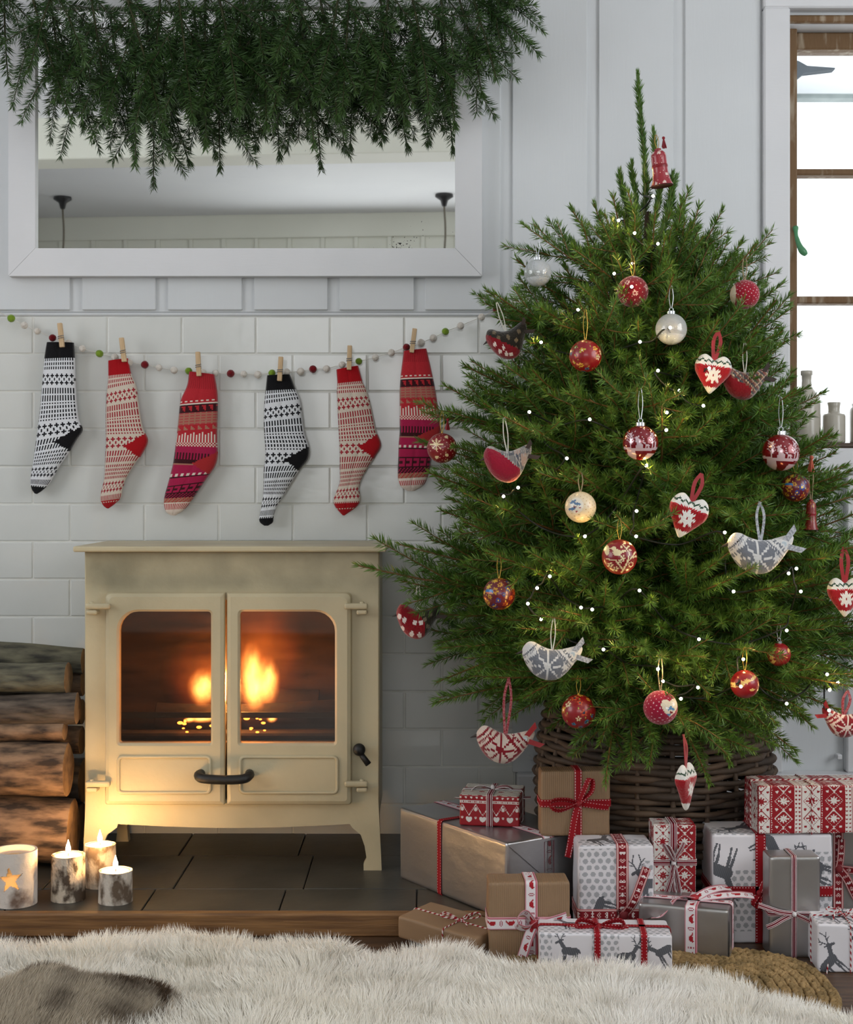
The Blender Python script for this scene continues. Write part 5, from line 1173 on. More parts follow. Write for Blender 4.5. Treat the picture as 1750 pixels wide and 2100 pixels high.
def ribcol(kind,s,w):
    n=len(s); C=np.zeros((n,3))
    if kind=='stitch':
        C[:]=H('#8f0f1a'); C[(np.abs(np.abs(w)-0.74)<0.085)&((s*1000)%4.8<2.4)]=H('#dccccb')
    elif kind=='stripe':
        C[:]=H('#dcd8d8'); C[(np.abs(w)<0.26)|((np.abs(w)>0.5)&(np.abs(w)<0.84))]=H('#6a1220')
    elif kind=='robin':
        C[:]=H('#dcd6d8'); C[(np.abs(w)>0.82)]=H('#c98f98'); C[(np.abs(np.abs(w)-0.70)<0.05)]=H('#b05a66'); p=(s*1000)%30/30.0; u=(p-0.3)*30/8.0; 
        C[ell(u,w,(0,0.0),0.62,0.34)|ell(u,w,(0.45,0.22),0.3,0.2)|capsule(u,w,(-0.4,0),(-1.0,0.3),0.13)]=H('#a3202a'); r=np.hypot((p-0.78)*30/8.0,np.abs(w)-0.2); C[np.abs(r-0.2)<0.07]=H('#a35560'); C[((s*1000)%3.2<0.8)&(np.abs((w*3)%1-0.5)<0.1)&(p>0.05)&(np.abs(w)>0.4)]=H('#a8a0a6')
    elif kind=='nordic':
        C[:]=H('#7e1a22'); C[np.abs(w)>0.80]=H('#b5706f'); C[np.abs(np.abs(w)-0.70)<0.06]=H('#d9b8b4'); p=(s*1000)%22; u=(p-6)/6.0
        C[petals(u,w,(0,0),0.6,8,0.25)]=H('#e3d9d6'); u2=(p-17)/6.0; q=np.abs(u2)+np.abs(w); C[(np.abs(q-0.5)<0.1)|(q<0.2)]=H('#d9b8b4')
    elif kind=='satin': C[:]=H('#8f0f1a')
    return C
def strip(name,pts,side,width,kind,parent,closed=False,thick=0.0008,nw=12,step=0.0016):
    pts=np.asarray(pts,float); side=np.asarray(side,float)
    if side.ndim==1: side=np.tile(side,(len(pts),1))
    if closed: pts=np.concatenate([pts,pts[:1]]); side=np.concatenate([side,side[:1]])
    cs=np.concatenate([[0],np.cumsum(np.linalg.norm(np.diff(pts,axis=0),axis=1))]); n=max(4,int(cs[-1]/step)); s=np.linspace(0,cs[-1],n+1)
    p=np.stack([np.interp(s,cs,pts[:,k]) for k in range(3)],1); sd=np.stack([np.interp(s,cs,side[:,k]) for k in range(3)],1); sd/=np.linalg.norm(sd,axis=1)[:,None]
    T=np.gradient(p,axis=0); Nn=np.cross(T,sd); Nn/=np.linalg.norm(Nn,axis=1)[:,None]+1e-12
    ws=np.linspace(-1,1,nw+1); front=(p[:,None,:]+sd[:,None,:]*ws[None,:,None]*width/2); back=front+Nn[:,None,:]*thick
    m=nw+1; V=np.concatenate([front.reshape(-1,3),back.reshape(-1,3)]); i=np.arange(n)[:,None]; j=np.arange(nw)[None,:]; F=np.stack([i*m+j,(i+1)*m+j,(i+1)*m+j+1,i*m+j+1],-1).reshape(-1,4)
    o2=(n+1)*m; ii=np.arange(n); e1=np.stack([ii*m,ii*m+o2,(ii+1)*m+o2,(ii+1)*m],1); e2=np.stack([ii*m+nw,(ii+1)*m+nw,(ii+1)*m+nw+o2,ii*m+nw+o2],1)
    sc=((s[:-1]+s[1:])/2)[:,None]+0*ws[None,:-1]; wc=((ws[:-1]+ws[1:])/2)[None,:]+0*s[:-1][:,None]; C=ribcol(kind,sc.ravel(),wc.ravel())
    Cc=np.concatenate([C,C,C.reshape(n,nw,3)[:,0],C.reshape(n,nw,3)[:,-1]]); return mk(name,(V,np.concatenate([F,F[:,::-1]+o2,e1,e2])),RIBM,parent,local=True,col=Cc,smooth=True)
def twine_col(V,F): pass
def twine(name,pts,parent,r=0.0011,closed=False,nb=6):
    pts=np.asarray(pts,float)
    if closed: pts=np.concatenate([pts,pts[:1]])
    cs=np.concatenate([[0],np.cumsum(np.linalg.norm(np.diff(pts,axis=0),axis=1))]); n=max(6,int(cs[-1]/0.0016)); s=np.linspace(0,cs[-1],n+1); p=np.stack([np.interp(s,cs,pts[:,k]) for k in range(3)],1)
    V,F=tube(p,r,nb,caps=False); F=np.array(F); k=np.arange(len(F)); ring=k//nb; sg=k%nb; C=np.where((((ring+sg*1.0)%6)<3)[:,None],np.array(H('#8f1420')),np.array(H('#ddd5d2'))); return mk(name,(V,F),TWINE,parent,local=True,col=C,smooth=True)
def rloop(hu,hv,r,e,n=5): return [(x,z) for x,z in rrect(-hu-e,hu+e,-hv-e,hv+e,(r+e,)*4,n)]
def band(t,dims,axis,off,width,kind,e=0.0012,r=0.004,name='ribbon',tw=False):
    """axis 'v': front-top-back-bottom at x=off; 'h': round the sides at z=off; 'g': left-top-right-bottom at y=off"""
    w,dp,h=dims
    if axis=='v': pts=[(off,y,z+h/2) for y,z in rloop(dp/2,h/2,r,e)]; sd=(1,0,0)
    elif axis=='h': pts=[(x,y,off) for x,y in rloop(w/2,dp/2,r,e)]; sd=(0,0,1)
    else: pts=[(x,off,z+h/2) for x,z in rloop(w/2,h/2,r,e)]; sd=(0,1,0)
    if axis!='v': pts=pts[::-1] if axis=='g' else pts
    if tw: return twine(name,pts,t,closed=True)
    return strip(name,pts,sd,width,kind,t,closed=True)
def bow(t,c,A,B,Nn,Ls,width,kind,tails,loops=2,sag=0.0,tw=False):
    """c centre, A bow axis, B across, Nn outward; Ls loop length; tails list of (a,b,n) end offsets"""
    c,A,B,Nn=[np.array(q,float) for q in(c,A,B,Nn)]
    f=lambda a,b,n: c+A*a+B*b+Nn*n
    if loops:
        for sg in(1,-1):
            l=Ls*(1.0 if sg>0 else 0.9)
            pts=catmull([f(0,0,.002),f(sg*.35*l,.18*l+sag*.3,.008),f(sg*.8*l,.26*l+sag,.012),f(sg*l,.05*l+sag,.010),f(sg*.8*l,-.12*l+sag,.008),f(sg*.35*l,-.08*l+sag*.3,.006),f(0,0,.003)],6)
            if tw: twine('bow_loop',pts,t)
            else: strip('bow_loop',pts,Nn*0.82+B*0.5,width*0.9,kind,t)
    for a,b,n in tails:
        pts=catmull([f(0,0,.002),f(a*.4,b*.3,max(.006,n*1.2)),f(a*.75,b*.72,n*1.1+.002),f(a,b,n)],6); dirv=A*a+B*b; dirv/=np.linalg.norm(dirv); sdv=np.cross(Nn,dirv)
        if tw: twine('tail',pts,t)
        else: strip('ribbon_tail',pts,sdv*0.92+Nn*0.35,width*0.9,kind,t)
    if tw: V,F=sphere(c+Nn*.002,0.003,10,8); mk('knot',(V,F),M('twine_knot',H('#a85a60'),0.9,col2=H('#8f1420'),vscale=300),t,local=True)
    else:
        kc=ribcol(kind,np.array([0.0003]),np.array([0.35]))[0]; V,F=sphere((0,0,0),1,12,8); Mx=np.stack([A*width*.42,B*width*.48,Nn*.005],0); mk('knot',(np.array(V)@Mx+c+Nn*.004,F),M('knot_'+kind,tuple(kc),0.7,col2=tuple(kc*0.85),vscale=100),t,local=True,smooth=True)
def gift(label,px,d,base,dims,rotz,mat,paint=None,step=0.0014,r=0.004,tilt=(0,0),seed=0,x=None):
    """px is the picture column of the front face centre at distance d; base = z of its underside"""
    w,dp,h=dims; X=(px-875)/FP*d; Y=d-D0; c=Vector((X,Y,base))+Matrix.Rotation(rotz,3,'Z')@Vector((0,dp/2,0))
    t=thing('wrapped_gift',label,'gift',tuple(c),rot=(tilt[0],tilt[1],rotz),group='presents under the tree')
    vf,C=wrapbox(w,dp,h,r,step if paint else None,paint,seed=seed); mk('wrapping',vf,mat,t,local=True,col=C,smooth=True); return t
# ---- printed papers
DW,DG=H('#d9d6da'),H('#a3a4a8')
def deerpaint(deers,dots,dotp=0.0125,dr=0.0042):
    def f(nm,u,v):
        C=np.tile(np.array(DW),(len(u),1)); 
        for k,(face,x0,x1,z0,z1) in enumerate(dots):
            if face!=nm: continue
            row=np.floor(v/(dotp*0.87)); uu=(u+(row%2)*dotp/2)%dotp-dotp/2; vv=v%(dotp*0.87)-dotp*0.435; C[(uu*uu+vv*vv<dr*dr)&(u>x0)&(u<x1)&(v>z0)&(v<z1)]=DG
        for face,cx,cz_,s,fl,ro in deers:
            if face!=nm: continue
            m=deerm(u,v,(cx,cz_),s,fl,ro); sh=0.5+0.5*np.sin(u*1900+v*700); C[m]=(np.array(H('#5b5d63'))*(0.75+0.35*sh[:,None]))[m]
        return C
    return f
RW,RR=H('#d6d2cc'),H('#8d0f1b')
def nordic(along='u',per=0.06,phase=0.0,scale=1.0,swap=False,top=None):
    """bands running across: red lattice with snowflakes, hearts, white lattice"""
    def f(nm,u,v):
        a,b=(u,v) if along=='u' else (v,u); a=(a+phase)/scale; b=b/scale; n=len(u); C=np.tile(np.array(RW),(n,1)); p=a%0.088
        red=(p<0.036); C[red]=RR
        def latt(lo,hi,fg):
            q=(p-(lo+hi)/2); m=(p>lo)&(p<hi); hw=(hi-lo)/2*0.92; bb=(b%0.030)-0.015; tri=np.abs(np.abs(q)/hw+np.abs(bb)/0.015-1); C[m&(tri<0.075)&(((b*1000)%2.4)<1.6)]=fg; C[m&star8(q,bb,(0,0),0.0075)]=fg; C[m&(np.hypot(np.abs(q)-0.0085,bb)<0.0016)]=fg
            b2=(b+0.015)%0.030-0.015; C[m&heartm(np.abs(q)-0.0115,b2+0.000,(0,0),0.0030)]=fg; C[m&(np.abs(q)<0.001)&(np.abs(b2)<0.003)]=fg
        latt(0.002,0.034,RW)
        m=(p>0.036)&(p<0.050); hb=(b%0.007)-0.0035; C[m&heartm(np.abs(p-0.043)-0.003,hb,(0,0),0.0021)]=RR; C[(np.abs(p-0.0372)<0.0006)|(np.abs(p-0.0495)<0.0006)]=RR
        latt(0.052,0.083,RR)
        m=(p>0.083); C[m]=RR; C[m&(np.hypot(p-0.0855,(b%0.004)-0.002)<0.0011)]=RW
        return C
    return f
def heartbox(nm,u,v):
    n=len(u); C=np.tile(np.array(RR),(n,1))
    if nm=='top':
        C[:]=H('#c9c5ba'); q=np.abs(((u+v)%0.034)-0.017); q2=np.abs(((u-v)%0.034)-0.017); C[((q<0.0007)|(q2<0.0007))&((u*1000)%2.5<1.6)]=H('#6d1a22')
        uu=(u%0.034)-0.017; vv=(v%0.034)-0.017; C[star8(uu,vv,(0,0),0.006)]=H('#8d0f1b'); uu=((u+0.017)%0.034)-0.017; C[heartm(uu,vv,(0,0),0.003)]=H('#8d0f1b'); return C
    uu=(u%0.0235)-0.01175
    C[heartm(uu,v+0.016,(0,0),0.0062)]=RW; zig=np.abs(v-(0.010-np.abs(((u+0.01175)%0.0235)-0.01175)*1.55)); C[(zig<0.0014)&((u*1000)%2.0<1.3)]=RW
    u2=((u+0.01175)%0.0235)-0.01175; C[petals(u2,v-0.002,(0,0),0.0040,8,0.3)]=RW; r=np.hypot(u2,v+0.012); C[np.abs(r-0.0014)<0.0006]=RW
    C[(np.abs(v-0.0145)<0.0022)&~((((u*1000)%3)<1.4)&(np.abs(v-0.0145)<0.0012))]=RW; u3=(u%0.009)-0.0045; C[heartm(u3,v-0.0212,(0,0),0.0022)]=RW
    return C
# ---- G1 big silver gift on the hearth
ax=np.array([0.131+0.049,-(2.65-2.38)]); L1=np.linalg.norm(ax); ang1=math.atan2(ax[1],ax[0]); c1=np.array([(-0.049+0.131)/2,((2.65+2.38)/2)-3]); nrm1=np.array([-ax[1],ax[0]])/L1
G1=(L1,0.172,0.128); cc=c1+nrm1*G1[1]/2
g=thing('wrapped_gift','largest gift in silver paper glowing gold on its fire side, lying at the left','gift',(cc[0],cc[1],HZ),rot=(0,0,ang1),group='presents under the tree')
vf,_=wrapbox(*G1,0.005,None,None,seed=3); mk('wrapping',vf,SILVP,g,local=True,smooth=True)
band(g,G1,'v',-0.032,0.012,'stitch',r=0.005); band(g,G1,'g',0.0,0.022,'robin',r=0.005)
x=G1[0]/2+0.0012; mk('folded_flap',([(x,-0.085,0.126),(x,0.084,0.126),(x,0.01,0.045),(x+.0008,-0.085,0.125),(x+.0008,0.084,0.125),(x+.0008,0.01,0.046)],[(0,2,1),(3,4,5),(0,3,5,2),(2,5,4,1),(1,4,3,0)]),SILVP,g,local=True)
TG1=HZ+G1[2]+0.001
# ---- G2 heart-patterned small gift on the big one
G2=(0.103,0.100,0.052); g=gift('small red gift with white hearts and striped ribbon on top of the largest gift',1004,2.497,TG1,G2,-0.16,WRAP,heartbox,0.0009,0.003)
band(g,G2,'v',0.0,0.0105,'stripe',r=0.003); band(g,G2,'g',0.0,0.0095,'stripe',r=0.003); bow(g,(0,0,G2[2]),(1,0,0),(0,1,0),(0,0,1),0.02,0.009,'stripe',[(-0.066,-0.012,-0.014),(0.066,0.004,-0.012)],loops=0)
# ---- G3 kraft with red bow
G3=(0.115,0.046,0.108); g=gift('square kraft gift with a red stitched bow leaning by the basket',1181,2.425,TG1,G3,0.04,KRAFT)
band(g,G3,'v',0.004,0.0125,'stitch'); band(g,G3,'h',0.055,0.0125,'stitch'); bow(g,(0.004,-G3[1]/2,0.055),(1,0,0),(0,0,1),(0,-1,0),0.036,0.0125,'stitch',[(-0.018,-0.088,0.006),(0.05,-0.006,0.006)],loops=0)
f=lambda a,b,n:(0.004+a,-G3[1]/2-n,0.055+b)
strip('bow_loop',catmull([f(0,0,.003),f(-.02,.007,.008),f(-.043,.006,.010),f(-.046,-.004,.009),f(-.03,-.010,.008),f(0,0,.004)],7),(0,-0.7,0.7),0.011,'stitch',g)
strip('bow_loop',catmull([f(0,0,.003),f(.008,.022,.008),f(.016,.042,.012),f(.022,.040,.012),f(.02,.02,.009),f(0,0,.004)],7),(0.65,-0.75,0),0.011,'stitch',g)
# ---- G4 flat kraft with twine
G4=(0.155,0.088,0.036); g=gift('flat kraft gift tied with red and white twine at the hearth edge',893,2.33,0.012,G4,-0.66,KRAFT2,tilt=(0.05,0.05))
band(g,G4,'v',0.015,0,'',tw=True); band(g,G4,'g',0.0,0,'',tw=True); bow(g,(0.015,0,G4[2]),(0.8,0.6,0),(-0.6,0.8,0),(0,0,1),0.034,0,'',[(-0.03,0.02,0.004),(0.012,-0.03,0.004)],tw=True)
# ---- G5 upright kraft with robin ribbon
G5=(0.127,0.056,0.128); g=gift('upright kraft gift with white robin-print ribbon in front of the largest gift',1086,2.288,0.0,G5,0.03,KRAFT)
band(g,G5,'v',0.003,0.0195,'robin'); band(g,G5,'h',0.064,0.0195,'robin'); bow(g,(0.008,-G5[1]/2,0.064),(1,0,0),(0,0,1),(0,-1,0),0.03,0.018,'robin',[(-0.024,-0.062,0.007),(0.02,-0.034,0.008),(0.05,0.012,0.005)],loops=0)
f=lambda a,b,n:(0.008+a,-G5[1]/2-n,0.064+b)
strip('bow_loop',catmull([f(0,0,.003),f(-.014,.018,.009),f(-.026,.014,.011),f(-.028,.0,.010),f(-.014,-.006,.008),f(0,0,.004)],7),(0.3,-0.6,0.7),0.015,'robin',g)
# ---- G6 deer gift with nordic ribbon
G6=(0.122,0.075,0.170); dp6=deerpaint([('front',-0.028,-0.018,0.062,-1,1.3),('front',0.055,0.022,0.07,-1,0.1),('top',-0.02,0.0,0.07,1,0.3),('front',-0.05,-0.06,0.05,1,2.2),('front',0.04,-0.055,0.06,1,0.0)],[('front',-0.06,0.012,-0.09,0.08),('top',-0.06,0.06,-0.04,0.0),('front',0.04,0.06,-0.09,0.06)])
g=gift('white gift with grey stags and dots, tied with wide red nordic ribbon',1264,2.352,0.0,G6,0.02,WRAP,dp6,0.0011,0.006)
band(g,G6,'v',0.010,0.0195,'nordic',r=0.006); band(g,G6,'h',0.058,0.0195,'nordic',r=0.006); bow(g,(0.012,-G6[1]/2,0.058),(1,0,0),(0,0,1),(0,-1,0),0.03,0.0185,'nordic',[(0.036,0.078,0.008),(-0.022,-0.046,0.008)],loops=0)
# ---- G7 upright fair isle
G7=(0.070,0.05,0.194); g=gift('slim upright red and white nordic-print gift with striped bow in the middle',1384,2.392,0.0,G7,0.0,WRAP,nordic('u',phase=0.081,scale=0.92),0.0009,0.003)
band(g,G7,'v',-0.002,0.0115,'stripe',r=0.003); band(g,G7,'h',0.132,0.0095,'stripe',r=0.003); bow(g,(-0.002,-G7[1]/2,0.132),(0,0,1),(1,0,0),(0,-1,0),0.032,0.0085,'stripe',[(0.034,0.016,0.005),(-0.048,-0.012,0.006),(-0.050,0.010,0.006)],loops=0)
f=lambda a,b,n:(-0.002+a,-G7[1]/2-n,0.132+b)
strip('bow_loop',catmull([f(0,0,.003),f(-.010,.018,.009),f(-.018,.032,.010),f(-.010,.030,.010),f(-.002,.014,.008),f(0,0,.004)],7),(0.8,-0.6,0),0.008,'stripe',g)
strip('bow_loop',catmull([f(0,0,.003),f(.004,-.02,.009),f(.008,-.046,.010),f(.0,-.046,.010),f(-.004,-.02,.008),f(0,0,.004)],7),(0.8,-0.6,0),0.008,'stripe',g)
# ---- G8 silver with robin ribbon
G8=(0.142,0.085,0.086); g=gift('low silver gift with white robin-print ribbon at the front middle',1402,2.30,0.0,G8,-0.30,SILVP2,seed=5)
band(g,G8,'v',0.012,0.0195,'robin'); band(g,G8,'g',0.0,0.0195,'robin'); bow(g,(0.012,0,G8[2]),(1,0,0),(0,1,0),(0,0,1),0.03,0.018,'robin',[(-0.064,-0.062,-0.018),(0.09,0.03,0.006),(0.05,0.05,0.01)],loops=0)
x=G8[0]/2+0.0008; mk('folded_flap',([(x,-0.048,0.004),(x,0.0,0.004),(x,-0.048,0.082),(x+.0007,-0.046,0.005),(x+.0007,-0.002,0.005),(x+.0007,-0.046,0.076)],[(0,1,2),(3,5,4),(0,3,4,1),(1,4,5,2),(2,5,3,0)]),SILVP2,g,local=True)
# ---- G10 big deer box
G10=(0.196,0.098,0.178); dp10=deerpaint([('front',-0.083,0.03,0.085,-1,2.9),('front',0.075,0.03,0.07,1,1.2),('front',0.045,-0.05,0.075,1,1.5),('top',-0.03,0.0,0.09,1,2.6),('top',0.06,0.02,0.08,-1,0.2),('front',-0.085,-0.05,0.06,1,0.4),('front',0.0,0.065,0.075,1,-1.2)],[('front',-0.07,0.0,-0.07,0.03),('front',0.06,0.1,-0.08,0.06),('top',-0.1,-0.02,-0.05,0.0)])
g=gift('big white stag-print box with red stitched ribbon carrying the long patterned gift',1585,2.392,0.0,G10,0.0,WRAP,dp10,0.0013,0.005)
band(g,G10,'v',-0.02,0.0165,'stitch',r=0.005); band(g,G10,'h',0.085,0.0165,'stitch',r=0.005); bow(g,(-0.022,-G10[1]/2,0.083),(0.5,0,0.87),(0.87,0,-0.5),(0,-1,0),0.026,0.012,'stitch',[(-0.02,0.02,0.006)])
# ---- G13 silver at right edge
G13=(0.15,0.10,0.178); g=gift('silver gift with nordic ribbon, half cut off at the right edge',1795,2.46,0.0,G13,0.0,SILVP2,seed=8)
band(g,G13,'v',-0.062,0.017,'nordic'); bow(g,(-0.062,-G13[1]/2,0.105),(1,0,0),(0,0,1),(0,-1,0),0.03,0.016,'nordic',[(0.004,0.05,0.006),(0.045,-0.004,0.006),(0.03,-0.05,0.006)],loops=0)
# ---- G12 long fair isle on top
G12=(0.30,0.088,0.079); g=gift('long red and white nordic-print gift lying on top of the stag boxes',1742,2.392,0.1795,G12,0.05,WRAP,nordic('u',phase=0.150-0.024,scale=0.95),0.0011,0.003)
band(g,G12,'v',-0.062,0,'',tw=True,r=0.003); band(g,G12,'g',0.0,0,'',tw=True,r=0.003)
# ---- G11 tall silver
G11=(0.081,0.050,0.160); g=gift('tall slim silver gift with striped ribbon bow at the front right',1631,2.318,0.0,G11,0.0,SILVP2,seed=11)
band(g,G11,'v',-0.002,0.0085,'stripe'); band(g,G11,'h',0.070,0.0085,'stripe'); bow(g,(-0.002,-G11[1]/2,0.070),(1,0,0),(0,0,1),(0,-1,0),0.03,0.0085,'stripe',[(-0.058,0.016,0.008),(-0.044,-0.020,0.006),(0.046,0.002,0.005),(0.066,-0.034,0.012)],loops=0)
# ---- G14 small deer right
G14=(0.10,0.09,0.074); g=gift('small stag-print gift tied with red twine at the lower right corner',1745,2.245,0.0,G14,-0.06,WRAP,deerpaint([('front',-0.03,-0.02,0.06,1,0.8),('front',0.03,0.0,0.07,-1,0.1),('top',-0.01,0.0,0.07,1,0.2)],[('top',-0.05,0.05,-0.045,0.0)]),0.0012,0.004)
band(g,G14,'v',0.0,0,'',tw=True); band(g,G14,'g',0.0,0,'',tw=True); bow(g,(0,0,G14[2]),(1,0,0),(0,1,0),(0,0,1),0.03,0,'',[(-0.05,-0.07,-0.07),(0.02,-0.06,-0.03)],tw=True)
# ---- G9 flat deer with red bow
G9=(0.200,0.080,0.072); g=gift('flat white stag-print gift with red bow at the very front of the pile',1242,2.205,0.0,G9,-0.06,WRAP,deerpaint([('front',-0.055,0.008,0.05,-1,0.0),('front',0.035,0.002,0.05,1,0.0),('top',-0.05,0.01,0.06,-1,0.1),('front',0.085,0.01,0.05,-1,0.6)],[('front',-0.02,0.02,-0.04,0.04),('top',-0.1,0.1,-0.04,-0.005),('front',-0.1,-0.08,-0.04,0.04)],dotp=0.0105,dr=0.0034),0.0011,0.004)
band(g,G9,'g',0.0,0.0095,'stitch'); band(g,G9,'v',0.058,0.0095,'stitch'); band(g,G9,'v',-0.012,0.0095,'stitch'); bow(g,(-0.008,-0.005,G9[2]),(1,0,0),(0,0.3,0.95),(0,-0.95,0.3),0.04,0.013,'stitch',[(-0.05,-0.004,0.0),(0.045,-0.002,0.002)])
# ------------------------------------------------------------------ sheepskin, hide and jute mat
def fur(rs,base,nrm,length,width,flow,col,bend=0.5):
    n=len(base); d=nrm*1.0+flow; d/=np.linalg.norm(d,axis=1)[:,None]; L_=length[:,None]
    side=np.cross(d,rs.normal(size=(n,3))); side/=np.linalg.norm(side,axis=1)[:,None]; w=width*0.5
    p1=base+d*L_*0.5; d2=d+flow*bend; d2/=np.linalg.norm(d2,axis=1)[:,None]; p2=p1+d2*L_*0.5
    V=np.stack([base-side*w,base+side*w,p1+side*w*0.8,p1-side*w*0.8,p2+side*w*0.12,p2-side*w*0.12],1).reshape(-1,3); i=np.arange(n)[:,None]*6
    F=np.concatenate([i+np.array([[0,1,2,3]]),i+np.array([[3,2,4,5]])]); C=np.concatenate([col,col]); return V,F,C
SKIN=M('sheepskin_hide',H('#e6dfcd'),0.95,col2=H('#ded6c2'),vscale=20)
FURM=M('sheepskin_wool',attr=True,rough=0.8,spec=0.1)
N,L=FURM.node_tree.nodes,FURM.node_tree.links; tr=N.new('ShaderNodeBsdfTranslucent'); mxs=N.new('ShaderNodeMixShader'); mxs.inputs[0].default_value=0.10
L.new(N['Principled BSDF'].inputs['Base Color'].links[0].from_socket,tr.inputs[0]); L.new(N['Principled BSDF'].outputs[0],mxs.inputs[1]); L.new(tr.outputs[0],mxs.inputs[2]); L.new(mxs.outputs[0],N['Material Output'].inputs['Surface'])
edge=np.array([(-140,1930,.05),(0,1926,.05),(120,1918,.05),(200,1896,.055),(290,1884,.06),(370,1872,.065),(480,1886,.06),(560,1898,.06),(650,1894,.06),(705,1900,.06),(760,1937,.055),(820,1926,.055),(880,1917,.055),(940,1925,.05),(1000,1948,.05),(1080,1958,.05),(1150,1962,.05),(1300,1966,.05),(1370,1985,.045),(1450,1990,.045),(1500,2002,.045),(1560,2028,.045),(1620,2054,.04),(1700,2080,.04),(1760,2096,.04),(1850,2130,.04)])
ed=(CZ-edge[:,2]-0.008)*FP/(edge[:,1]-1000); EX=(edge[:,0]-875)/FP*ed; EY=ed-D0-0.006
rs=np.random.RandomState(4)
def rugh(x,y):
    yb=np.interp(x,EX,EY); t=np.clip((yb-y)/0.05,0,1); p=np.stack([x,y,0*x],1); return (0.022+0.022*np.sqrt(t))+0.007*t*vnoise(p,2,16)+0.004*t*vnoise(p,8,40)
YMIN=-1.34
skin=thing('sheepskin_rug','long-haired cream sheepskin rug spread across the foreground floor','rug',(0,-0.9,0))
nx,ny=160,60; gx=np.linspace(-1.02,0.80,nx+1); VV=[];
for j in range(ny+1):
    yb=np.interp(gx,EX,EY); y=YMIN+(yb-YMIN)*(j/ny); VV.append(np.stack([gx,y,rugh(gx,y)-0.004],1))
V=np.concatenate(VV); i=np.arange(ny)[:,None]; j=np.arange(nx)[None,:]; F=np.stack([i*(nx+1)+j,i*(nx+1)+j+1,(i+1)*(nx+1)+j+1,(i+1)*(nx+1)+j],-1).reshape(-1,4)
low=V.copy(); low[:,2]=0.001; mk('hide',(np.concatenate([V,low]),np.concatenate([F,F[:,::-1]+len(V)])),SKIN,skin,smooth=True)
n=150000; x=rs.uniform(-1.0,0.78,n); yb=np.interp(x,EX,EY); y=yb-(yb-YMIN)*rs.beta(0.9,1.15,n); z=rugh(x,y)-0.004; base=np.stack([x,y,z],1)
e=0.002; hx=(rugh(x+e,y)-rugh(x-e,y))/(2*e); hy=(rugh(x,y+e)-rugh(x,y-e))/(2*e); nr=np.stack([-hx,-hy,np.ones(n)],1); nr/=np.linalg.norm(nr,axis=1)[:,None]
cell=np.round(base/0.022); ck=(cell[:,0]*73.1+cell[:,1]*37.7)%1000; cl=np.stack([np.sin(ck*12.9),np.cos(ck*7.3)],1)
fl=np.stack([0.5*vnoise(base,11,14)+0.3*cl[:,0],-0.15+0.5*vnoise(base,12,14)+0.3*cl[:,1],0*x],1); tedge=np.clip(1-(yb-y)/0.04,0,1); fl[:,1]+=tedge*0.85; fl+=rs.normal(size=(n,3))*0.12; fl[:,2]=0
cv=rs.uniform(0.94,1.0,n)[:,None]; yl=np.clip(0.5+0.5*vnoise(base,20,9),0,1)[:,None]; col=(np.array((0.99,0.97,0.92))*(1-0.5*yl)+np.array((0.97,0.92,0.79))*0.5*yl)*cv
V,F,C=fur(rs,base,nr,rs.uniform(0.022,0.038,n)*(1-0.25*tedge),0.0012,fl,col); o=mk('wool',(V,F),FURM,skin,col=C); o['kind']='stuff'
# reindeer hide in the corner
hide=thing('reindeer_hide','brown and white short-haired reindeer hide in the bottom left corner','rug',(-0.75,-1.0,0.03))
hp=catmull([P(-90,2072,1.97),P(-10,2052,1.97),P(40,2030,1.98),P(92,2024,1.98),P(140,2052,1.98),P(190,2066,1.98),P(270,2056,1.975),P(330,2066,1.97),P(360,2094,1.955),P(350,2150,1.9),P(200,2230,1.8),P(-90,2230,1.8)],6)
# heights read from the outline: a folded edge that rises off the fleece
top=np.concatenate([hp,hp[-1:]*0.5+hp[:1]*0.5,hp[:1]]); top[:,2]+=0.012; cen=np.array([top[:,0].mean(),top[:,1].mean()-0.02,0.088]); R=[top*1.0,[cen+(p-cen)*0.75+np.array([0,0,0.006]) for p in top],[cen+(p-cen)*0.4+np.array([0,0,0.006]) for p in top],[cen+(p-cen)*0.02 for p in top]]
lowr=[np.array([p[0],p[1],max(0.035,p[2]-0.05)]) for p in top]
mk('skin',rings([lowr,R[0],R[1],R[2],R[3]],caps=(False,True)),M('hide_leather',H('#b3a48f'),0.9,col2=H('#8a745f'),vscale=14),hide,smooth=True)
n=60000; tw=np.abs(np.cross((top[:-1]-cen)[:,:2],(top[1:]-cen)[:,:2]))+1e-6; k=rs.choice(len(top)-1,n,p=tw/tw.sum()); f=rs.rand(n)[:,None]; a=top[k]*(1-f)+top[k+1]*f; g_=np.sqrt(rs.rand(n))[:,None]; b=cen+(a-cen)*g_; b[:,2]+=np.where(g_[:,0]<0.9,0.004,0)
u=b[:,0]; br=vnoise(b,31,22)+0.5*vnoise(b,33,60)*1.0+np.clip((g_[:,0]-0.7)*5,0,1)*(np.where(np.abs(u-(-0.515))<0.035,1.6,0)+np.where(np.abs(u-(-0.375))<0.025,1.3,0))-0.25
mixv=np.clip((br+0.12)*1.0,0.03,0.95)[:,None]; col=(np.array(H('#d8ccb8'))*(1-mixv)+np.array(H('#54402f'))*mixv)*rs.uniform(0.75,1.05,n)[:,None]
fl=np.stack([0.35+0.2*vnoise(b,40,20),0.55*(g_[:,0]>0.85)+0.1,0*u],1)+rs.normal(size=(n,3))*0.1
V,F,C=fur(rs,b,np.tile([0,-0.25,1.0],(n,1)),rs.uniform(0.014,0.026,n),0.0011,fl,col); o=mk('hair',(V,F),FURM,hide,col=C); o['kind']='stuff'
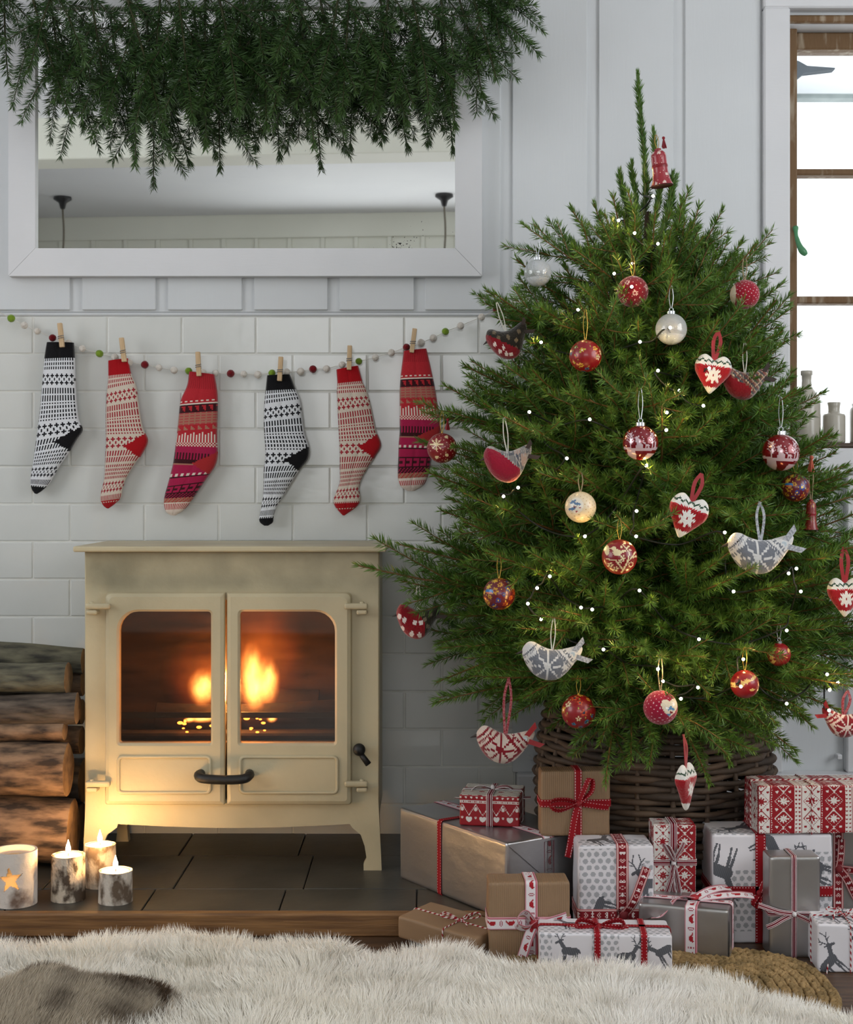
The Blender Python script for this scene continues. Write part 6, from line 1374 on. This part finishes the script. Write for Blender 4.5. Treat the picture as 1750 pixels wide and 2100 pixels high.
# braided jute mat
jut=thing('jute_mat','coarse braided straw-coloured jute mat under the sheepskin at right','mat',(0.42,-0.83,0))
JU=M('jute_fibre',H('#a88b5e'),0.95,col2=H('#75603b'),vscale=40,bump=0.9,bscale=160,bstretch=(1,2,2))
for q in range(9):
    rx,ry=0.245-0.0165*q,0.175-0.0145*q; m=220; cx,cy=0.345,-0.845
    for s_ in(0,1,2):
        pts=[]
        for i in range(m):
            a=2*math.pi*i/m; ph=a*30+s_*2*math.pi/3; rr=0.0045*math.cos(ph); ex=abs(math.cos(a))**0.7*math.copysign(1,math.cos(a)); ey=abs(math.sin(a))**0.7*math.copysign(1,math.sin(a)); pts.append((cx+(rx+rr)*ex,cy+(ry+rr)*ey,0.010+0.0035*math.sin(2*ph)))
        mk('braid',tube(pts,0.0048,5,closed=True),JU,jut,smooth=True)

ov=[(0.345+0.24*abs(math.cos(a))**0.7*math.copysign(1,math.cos(a)),-0.845+0.17*abs(math.sin(a))**0.7*math.copysign(1,math.sin(a))) for a in np.linspace(0,2*math.pi,60,endpoint=False)]
mk('backing',rings([[(x,y,0.001) for x,y in ov],[(x,y,0.009) for x,y in ov]]),JU,jut)

# ------------------------------------------------------------------ spruce garland over the mirror
HUE2=(H('#28421e'),H('#3d5c2b'),H('#5a783c'))
GB=[]
for k,l in enumerate((0.20,0.26,0.32,0.38)):
    for s_ in range(2):
        V,F,C=branch_geo(l,500+k*5+s_,0.02,nl=0.0235,nw=0.0019,dens=1900,spread=44,hue=HUE2,side_scale=0.55,side_max=0.16,step=0.066,flat=0.13,lo=0.0,subs=(s_==0),bare=0.085,twig=H('#3f4022'),nang=(45,72)); me=mesh('bough',V,F,col=C); me.materials.append(NEEDLE); GB.append((l,me))
gl=thing('spruce_garland','row of fresh spruce boughs hanging tip-down over the top of the mirror','garland',(-0.35,-0.06,1.72))
rg=random.Random(9)
spec=[(10,-40,18,168,0),(95,-60,120,210,0),(60,-30,150,255,1),(180,-50,225,262,1),(262,-60,277,343,0),(250,-40,340,275,2),(330,-50,300,240,1),(360,-60,395,255,2),(420,-60,423,307,0),(440,-40,490,235,2),(500,-50,470,215,1),(540,-50,545,270,1),(598,-60,645,306,0),(600,-40,560,240,2),(650,-40,690,250,1),(720,-60,700,240,2),(770,-60,832,264,0),(800,-50,760,225,1),(840,-30,880,225,2),(900,-60,932,270,0),(930,-40,990,200,1),(960,-40,1018,165,2),(970,-30,1062,100,1),(960,-40,1078,8,2),(20,-40,-40,120,1),(0,-30,-70,60,0),(120,-50,60,150,2),(480,-50,520,190,0),(700,-50,650,190,2),(1000,-40,1040,130,0)]
for x0,y0,x1,y1,lay in spec:
    d=2.875-0.014*lay; a=P(x0,y0,d+0.01); b=P(x1,y1,d-0.01*lay); v=b-a; L_=v.length; l,me=min(GB[rg.randrange(2)::2],key=lambda q:abs(q[0]-L_)); x=v.normalized(); nrm=Vector((rg.uniform(-.15,.15),-1,0.1)); y=nrm.cross(x).normalized(); z=x.cross(y); R=Matrix((x,y,z)).transposed(); R=R@Matrix.Rotation(rg.uniform(-0.15,0.15),3,'X')
    o=bpy.data.objects.new('bough',me); link(o,gl); o.matrix_basis=Matrix.Translation(a-WL[gl.name])@R.to_4x4()@Matrix.Scale(L_/l,4)
mk('support_pole',tube([P(-60,-52,2.875),P(1010,-55,2.875)],0.007,8),BARKT,gl)
